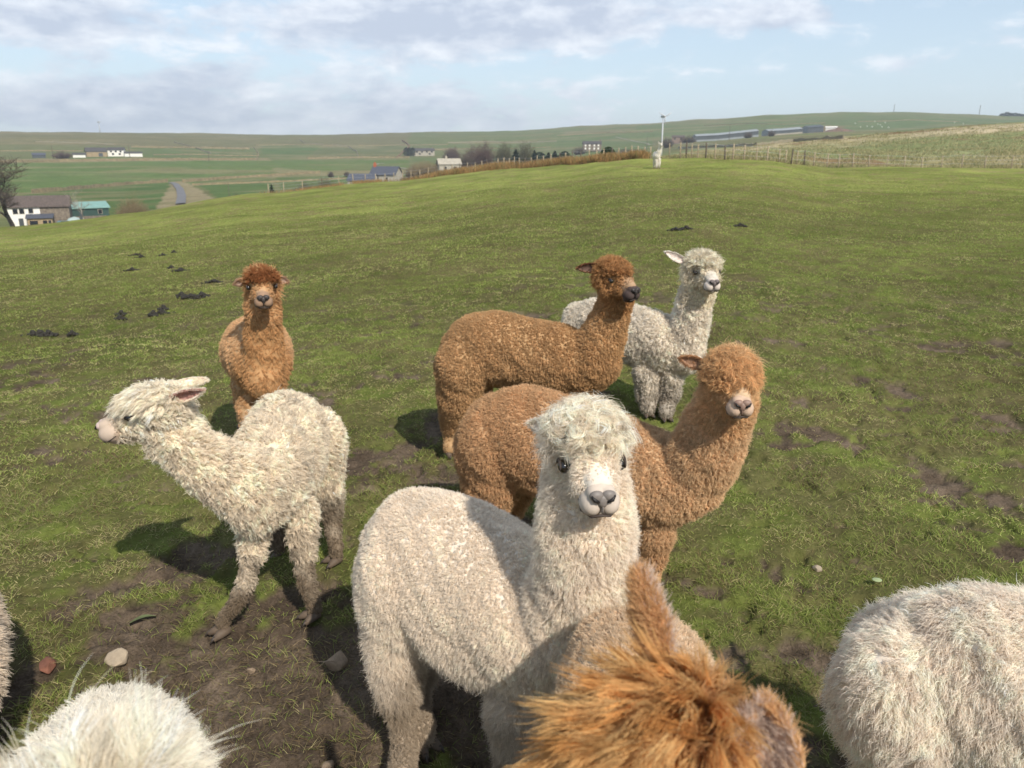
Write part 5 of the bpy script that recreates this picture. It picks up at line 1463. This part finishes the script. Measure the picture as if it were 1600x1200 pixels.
# -- the one far off by the fence
fd = 47.0
def fz(px, h):          # point of the far alpaca: column, height above its ground
    p = spot(px, fd); v = p + np.array([0, 0, h]); u_, v_, _ = pix(v[0], v[1], v[2]); return (float(u_), float(v_), float(v[1]))
def fzd(px, h, dy):
    a = fz(px, h); return (a[0], a[1] - dy * .15, a[2] + dy)
alpaca(dict(key='distant', seed=21, label='distant white alpaca standing alone by the fence below the turbine', col=(.85, .79, .70), voxel=.02, smooth=3,
    spine=[fzd(1024.5, .70, .75) + (.17,), fzd(1025, .72, .5) + (.22,), fzd(1026, .71, .2) + (.22,), fzd(1027, .70, 0) + (.17,)],
    neck=[fzd(1028, .75, 0) + (.15,), fzd(1030, .95, -.05) + (.12,), fzd(1031, 1.1, -.08) + (.1,), fzd(1031.5, 1.2, -.1) + (.09,)],
    head=fzd(1031.5, 1.30, -.15), face=(.3, -.95, -.05), hs=1.1,
    legs=[dict(pts=[fzd(1030.5, .5, 0), fzd(1031, .3, 0), fzd(1031, .15, 0)], foot=fz(1031, 0.0), r=[.07, .055, .045]), dict(pts=[fzd(1026, .5, 0), fzd(1026, .3, 0), fzd(1026, .15, 0)], foot=fz(1026, 0.0), r=[.07, .055, .045]),
          dict(pts=[fzd(1022.5, .5, .6), fzd(1022.5, .3, .6), fzd(1022.5, .15, .6)], foot=fzd(1022.5, 0.0, .6), r=[.07, .055, .045]), dict(pts=[fzd(1028, .5, .6), fzd(1028, .3, .6), fzd(1028, .15, .6)], foot=fzd(1028, 0.0, .6), r=[.07, .055, .045])],
    L=.03, clumps=1500, k=3, cr=.015, hr=.004, tvar=.15, velvet=60, dirt_h=.3, dirt=.5, ears=dict(n=80, l=(-.2, -.6, .8), r=(-.2, .6, .8)),
    top=dict(n=80, L=.06, k=3)))
# ================================================================== SMALL THINGS ON THE GROUND
def stone(name, label, px, py, size, mat, seed, cat, flat=.45):
    g = ground(px, py); rr = np.random.default_rng(seed)
    bm = bmesh.new()
    pts = rr.normal(size=(20, 3)); pts = nrm(pts) * rr.uniform(.75, 1.08, (20, 1)) * np.array([size[0], size[1], size[2]]) * .5
    for q in pts: bm.verts.new(q)
    bmesh.ops.convex_hull(bm, input=bm.verts)
    bmesh.ops.bevel(bm, geom=list(bm.edges), offset=min(size) * .05, segments=1, affect='EDGES')
    me = bpy.data.meshes.new(name); bm.to_mesh(me); bm.free()
    o = link(name, me, None, [mat], False)
    o.location = g + np.array([0, 0, size[2] * .22]); o.rotation_euler = (rr.uniform(-.2, .2), rr.uniform(-.2, .2), rr.uniform(0, 6))
    return tag(o, label, cat)
M_ST1 = simple('tan_stone', (.36, .29, .21), .9, .15, 30.0, .002)
M_ST2 = simple('brown_stone', (.30, .22, .15), .9, .2, 30.0, .002)
M_BRK = simple('red_brick', (.19, .08, .052), .9, .2, 40.0, .002)
stone('stone', 'pale tan stone lying in the mud at the lower left', 183, 1030, (.10, .09, .085), M_ST1, 1, 'stone')
stone('stone', 'brown stone beside the cream white alpaca hind legs', 525, 1042, (.11, .095, .085), M_ST2, 5, 'stone')
stone('brick_fragment', 'broken piece of red brick half sunk in the mud', 76, 1043, (.10, .07, .055), M_BRK, 3, 'brick')
stone('stone', 'small grey stone in the mud below the shaggy white alpaca foot', 392, 1044, (.04, .035, .03), M_ST2, 4, 'stone')
stone('stone', 'small stone at the bottom edge left of the cream white alpaca leg', 512, 1190, (.05, .045, .03), M_ST2, 6, 'stone')
stone('stone', 'tiny pale stone near the brown and shaggy alpacas feet', 480, 966, (.03, .025, .02), M_ST2, 7, 'stone')
stone('stone', 'pale earth lump in the turf right of the ginger alpaca', 1277, 890, (.055, .05, .035), M_ST1, 8, 'stone')
# curled leaf
g = ground(222, 967); V = []; nL = 9
for i in range(nL):
    t_ = i / (nL - 1); wd = .012 * math.sin(math.pi * (.08 + .9 * t_))
    c = g + np.array([-.045 + .09 * t_, -.02 + .05 * t_, .012 + .016 * math.sin(3 * t_)])
    for q in (-1, 0, 1): V.append(c + np.array([-.4, .9, 0]) * wd * q + np.array([0, 0, abs(q) * .006]))
V = np.array(V); V = np.concatenate([V, V - np.array([0, 0, .0015])]); K = nL * 3
Fs = [(i*3+j, i*3+j+1, (i+1)*3+j+1, (i+1)*3+j) for i in range(nL-1) for j in range(2)]
Fs += [(K+a, K+d_, K+c_, K+b_) for a, b_, c_, d_ in Fs]
tag(link('fallen_leaf', mesh_from('fallen_leaf', V, Fs), None, [simple('dull_leaf', (.10, .12, .05), .6, .2, 40.0)]), 'long dull green leaf lying on the mud at the lower left', 'leaf')
g = ground(1368, 920); b = MB(); b.ell(g + np.array([0, 0, .028]), (.022, .018, .004))
tag(b.build('clover_leaf', [simple('pale_leaf', (.30, .36, .18), .6, .15, 40.0)]), 'pale round leaf on the turf beside the right edge white back', 'leaf')

# droppings: heaps of small dark pellets
M_DUNG = simple('dung', (.030, .026, .020), .75, .3, 60.0, .002)
def dung(label, spots, seed, n=60):
    rr = np.random.default_rng(seed); pos_ = {1: [''], 2: ['left part of ', 'right part of '], 3: ['left part of ', 'middle part of ', 'right part of ']}[len(spots)]
    for (px, py, rx), pre in zip(sorted(spots), pos_):
        b = MB(); c = ground(px, py)
        for _ in range(n):
            a = rr.normal(size=2) * np.array([rx, rx * .5]) * .72; x, y = c[0] + a[0], c[1] + a[1]
            s_ = rr.uniform(.012, .030)
            b.ell((x, y, c[2] + s_ * .5 + .055 * max(0, 1 - 1.3 * np.hypot(*(a / rx)))), (s_, s_ * rr.uniform(.7, 1), s_ * .8), n=6, rings=4)
        tag(b.build('dung_pile', [M_DUNG]), pre + label, 'dung', 'dark dung piles on the turf')
dung('long dark row of dung on the turf at the far left', [(52, 526, .06), (64, 525, .08), (76, 524, .07)], 1)
dung('dark dung heap with a small peak left of the brown alpaca', [(188, 500, .05), (190, 494, .05)], 2)
dung('two dark dung clumps nearest the brown alpaca on its left', [(240, 494, .05), (253, 491, .08), (256, 484, .05)], 3)
dung('scattered dark dung patch left of the brown alpaca head', [(284, 463, .05), (300, 466, .13), (316, 465, .08)], 4, 80)
dung('small dark dung clump left of the long row gap', [(114, 525, .05)], 5, 40)
dung('thin dark dung smear above the scattered patch', [(335, 443, .12)], 6, 60)
dung('pair of dark dung clumps higher up the pasture on the left', [(283, 424, .10), (268, 420, .06)], 7)
dung('dark dung spots near the top left of the pasture', [(207, 423, .09), (255, 400, .09), (272, 395, .06)], 8)
dung('dark dung line far up on the left pasture', [(215, 400, .2), (221, 403, .1)], 9, 40)
dung('dark dung clump on the right pasture beyond the white alpaca head', [(1157, 354, .12)], 10, 50)
dung('dark dung dots right of the grey white alpaca', [(1055, 360, .12), (1072, 358, .15)], 11, 50)

# ================================================================== GRASS
def grass_mat():
    m, k, out = new_mat('grass_blade')
    a = k.n('ShaderNodeAttribute', attribute_name='tint')
    hi = k.n('ShaderNodeHairInfo')
    v = k.m('ADD', 0.72, k.m('MULTIPLY', hi.outputs['Random'], 0.56))
    c = k.mix(1.0, a.outputs['Color'], k.n('ShaderNodeCombineColor', inp={0: v, 1: v, 2: v}).outputs[0], 'MULTIPLY')
    p = k.n('ShaderNodeBsdfPrincipled', inp={'Base Color': c, 'Roughness': .7, 'Specular IOR Level': .12})
    t = k.n('ShaderNodeBsdfTranslucent', inp={'Color': c})
    mx = k.n('ShaderNodeMixShader', inp={0: .3, 1: p.outputs[0], 2: t.outputs[0]})
    k.t.links.new(mx.outputs[0], out.inputs[0])
    return m
M_GRASS = grass_mat()
def blades(X, Y, H, Wd, lean, cols, name, label, mat, rng, m=4, curve=.5):
    n = len(X)
    Zb = height(X, Y)
    a = rng.random(n) * 6.283
    ld = np.stack([np.cos(a), np.sin(a), np.zeros(n)], 1)
    s = np.linspace(0, 1, m)
    base = np.stack([X, Y, Zb - .004], 1)
    pos = base[:, None] + ld[:, None] * (H * lean)[:, None, None] * (s[None, :, None] ** 1.6) * (1 + curve)
    pos[..., 2] += (H * np.sqrt(np.clip(1 - lean ** 2 * .8, .05, 1)))[:, None] * (s[None] - curve * .35 * lean[:, None] * s[None] ** 2)
    rad = Wd[:, None] * np.interp(s, [0, .5, 1], [1, .85, .12])[None]
    o = hair_curves(name, pos, rad, cols, mat)
    return tag(o, label, kind='stuff')
rng = np.random.default_rng(99)
def wedge(n, d0, d1, pw):
    """n points with areal density ~ d ** -pw."""
    u_ = rng.random(n); e = 2 - pw
    dd = (d0 ** e + u_ * (d1 ** e - d0 ** e)) ** (1 / e)
    aa = R(-41) + rng.random(n) * R(82)
    return dd * np.sin(aa), dd * np.cos(aa), dd
X, Y, dd = wedge(700000, 1.7, 75.0, 1.70)
# tufts: jitter towards clump centres
md = mudmask(X, Y)
tuft = fbm(X * 7, Y * 7, 3, 201)
dens = (1 - sstep(.12, .75, md)) * (0.35 + 0.65 * sstep(.36, .56, tuft))
dens = np.maximum(dens, .30 * (dd < 6) * sstep(.35, .6, fbm(X * 3.3, Y * 3.3, 3, 207))) * (1 - sstep(40, 75, dd))
kp = rng.random(len(X)) < dens
X, Y, dd, tuft = X[kp], Y[kp], dd[kp], tuft[kp]
n = len(X)
pn = fbm(X * .9, Y * .9, 4, 67); lush = sstep(.45, .68, fbm(X * 1.6, Y * 1.3, 4, 211))
H = (.013 + .016 * rng.random(n) + .014 * sstep(.5, .7, tuft) + .011 * lush) * (1 + .008 * dd)
Wd = .0009 * (1 + .30 * np.minimum(dd, 30)) * (.6 + .6 * rng.random(n)) * .62
g1, g2, st, br = C(.180, .240, .052), C(.385, .435, .120), C(.54, .47, .23), C(.25, .17, .085)
cols = g1 + (g2 - g1) * rng.random((n, 1))
ps = .24 + .10 * (dd < 7) + .36 * sstep(.46, .62, pn) * (1 - .6 * lush)
isst = rng.random(n) < ps
cols[isst] = st * (.5 + .6 * rng.random((isst.sum(), 1)))
isbr = rng.random(n) < .10
cols[isbr] = br
onmud = md[kp] > .45
lit_ = onmud & (rng.random(n) < .6)
cols[lit_] = C(.24, .18, .10) * (.5 + .9 * rng.random((lit_.sum(), 1)))
cols = cols * (0.62 + .76 * fbm(X * .45, Y * .6, 4, 221))[:, None] * (1 - .25 * lush)[:, None]
lean = np.where(isst | lit_, .80, .55) + .4 * (rng.random(n) - .5)
H = np.where(isst, H * .8, H)
blades(X, Y, H, Wd, lean.clip(.1, .98), cols, 'grass', 'short grazed grass with straw coloured blades', M_GRASS, rng)

# rushes along the fence at the crest
def strip(px0, px1, n, f0, f1):
    px = rng.uniform(px0, px1, n); fr = rng.uniform(f0, f1, n)
    dirs = np.stack([px - 800, np.full(n, F * cp + 355 * sp)], 1); hn = np.linalg.norm(dirs, axis=1)
    x0, y0 = dirs[:, 0] / hn, dirs[:, 1] / hn
    dcr = height0(x0, y0)[1]
    return x0 * dcr * fr, y0 * dcr * fr, px
x1, y1, p1 = strip(400, 1015, 26000, .985, 1.05)
cl = fbm(x1 * .35, y1 * .35, 3, 301)
wgt = sstep(.36, .6, cl) * np.interp(p1, [400, 470, 640, 700, 1000, 1015], [.25, .35, .6, 1, 1, .4])
kp = rng.random(len(x1)) < wgt; x1, y1, p1 = x1[kp], y1[kp], p1[kp]; n = len(x1)
hh = np.interp(p1, [400, 640, 720, 1015], [.35, .5, .85, .75]) * (.45 + .7 * rng.random(n))
cols = C(.36, .22, .095) * (.6 + .7 * rng.random((n, 1))); gsel = rng.random(n) < .2; cols[gsel] = C(.22, .20, .08)
blades(x1, y1, hh, np.full(n, .016), .15 + .35 * rng.random(n), cols, 'rushes', 'tawny rushes and dead grass along the crest fence', M_GRASS, rng, curve=.3)
# moor tussocks beyond the right fence
n = 110000
aa = rng.uniform(.15, .66, n); dd = np.exp(rng.uniform(math.log(66), math.log(290), n))
x1, y1 = dd * np.sin(aa), dd * np.cos(aa)
dcr = height0(x1, y1)[1]
cl = fbm(x1 * .28, y1 * .28, 3, 331)
kp = (dd > dcr * 1.055) & (rng.random(n) < sstep(.38, .6, cl)); x1, y1, dd, cl = x1[kp], y1[kp], dd[kp], cl[kp]; n = len(x1)
big = fbm(x1 * .03, y1 * .03, 3, 333)
cols = (C(.42, .365, .19) * (.55 + .7 * rng.random((n, 1))))
rust = rng.random(n) < sstep(.52, .68, big) * .8
cols[rust] = C(.26, .14, .065) * (.6 + .6 * rng.random((rust.sum(), 1)))
grn = (rng.random(n) < .25); cols[grn] = C(.14, .165, .05)
blades(x1, y1, (.22 + .3 * rng.random(n)), .012 + .00010 * dd, .2 + .5 * rng.random(n), cols, 'moor_grass', 'pale tussocky moor grass beyond the fence on the right', M_GRASS, rng, curve=.4)

# ================================================================== HAZE: the air between here and the hills
HAZE = True
if HAZE:
    b = MB(); b.box((-3600, -3600, -140), (3600, 3600, 135))
    m, k, out = new_mat('haze_air')
    vol = k.n('ShaderNodeVolumePrincipled', inp={'Color': (.86, .92, 1.0, 1), 'Density': .00027, 'Anisotropy': .2})
    k.t.links.new(vol.outputs[0], out.inputs[1])
    tag(b.build('haze', [m]), 'thin pale air fading the far hills', kind='stuff')
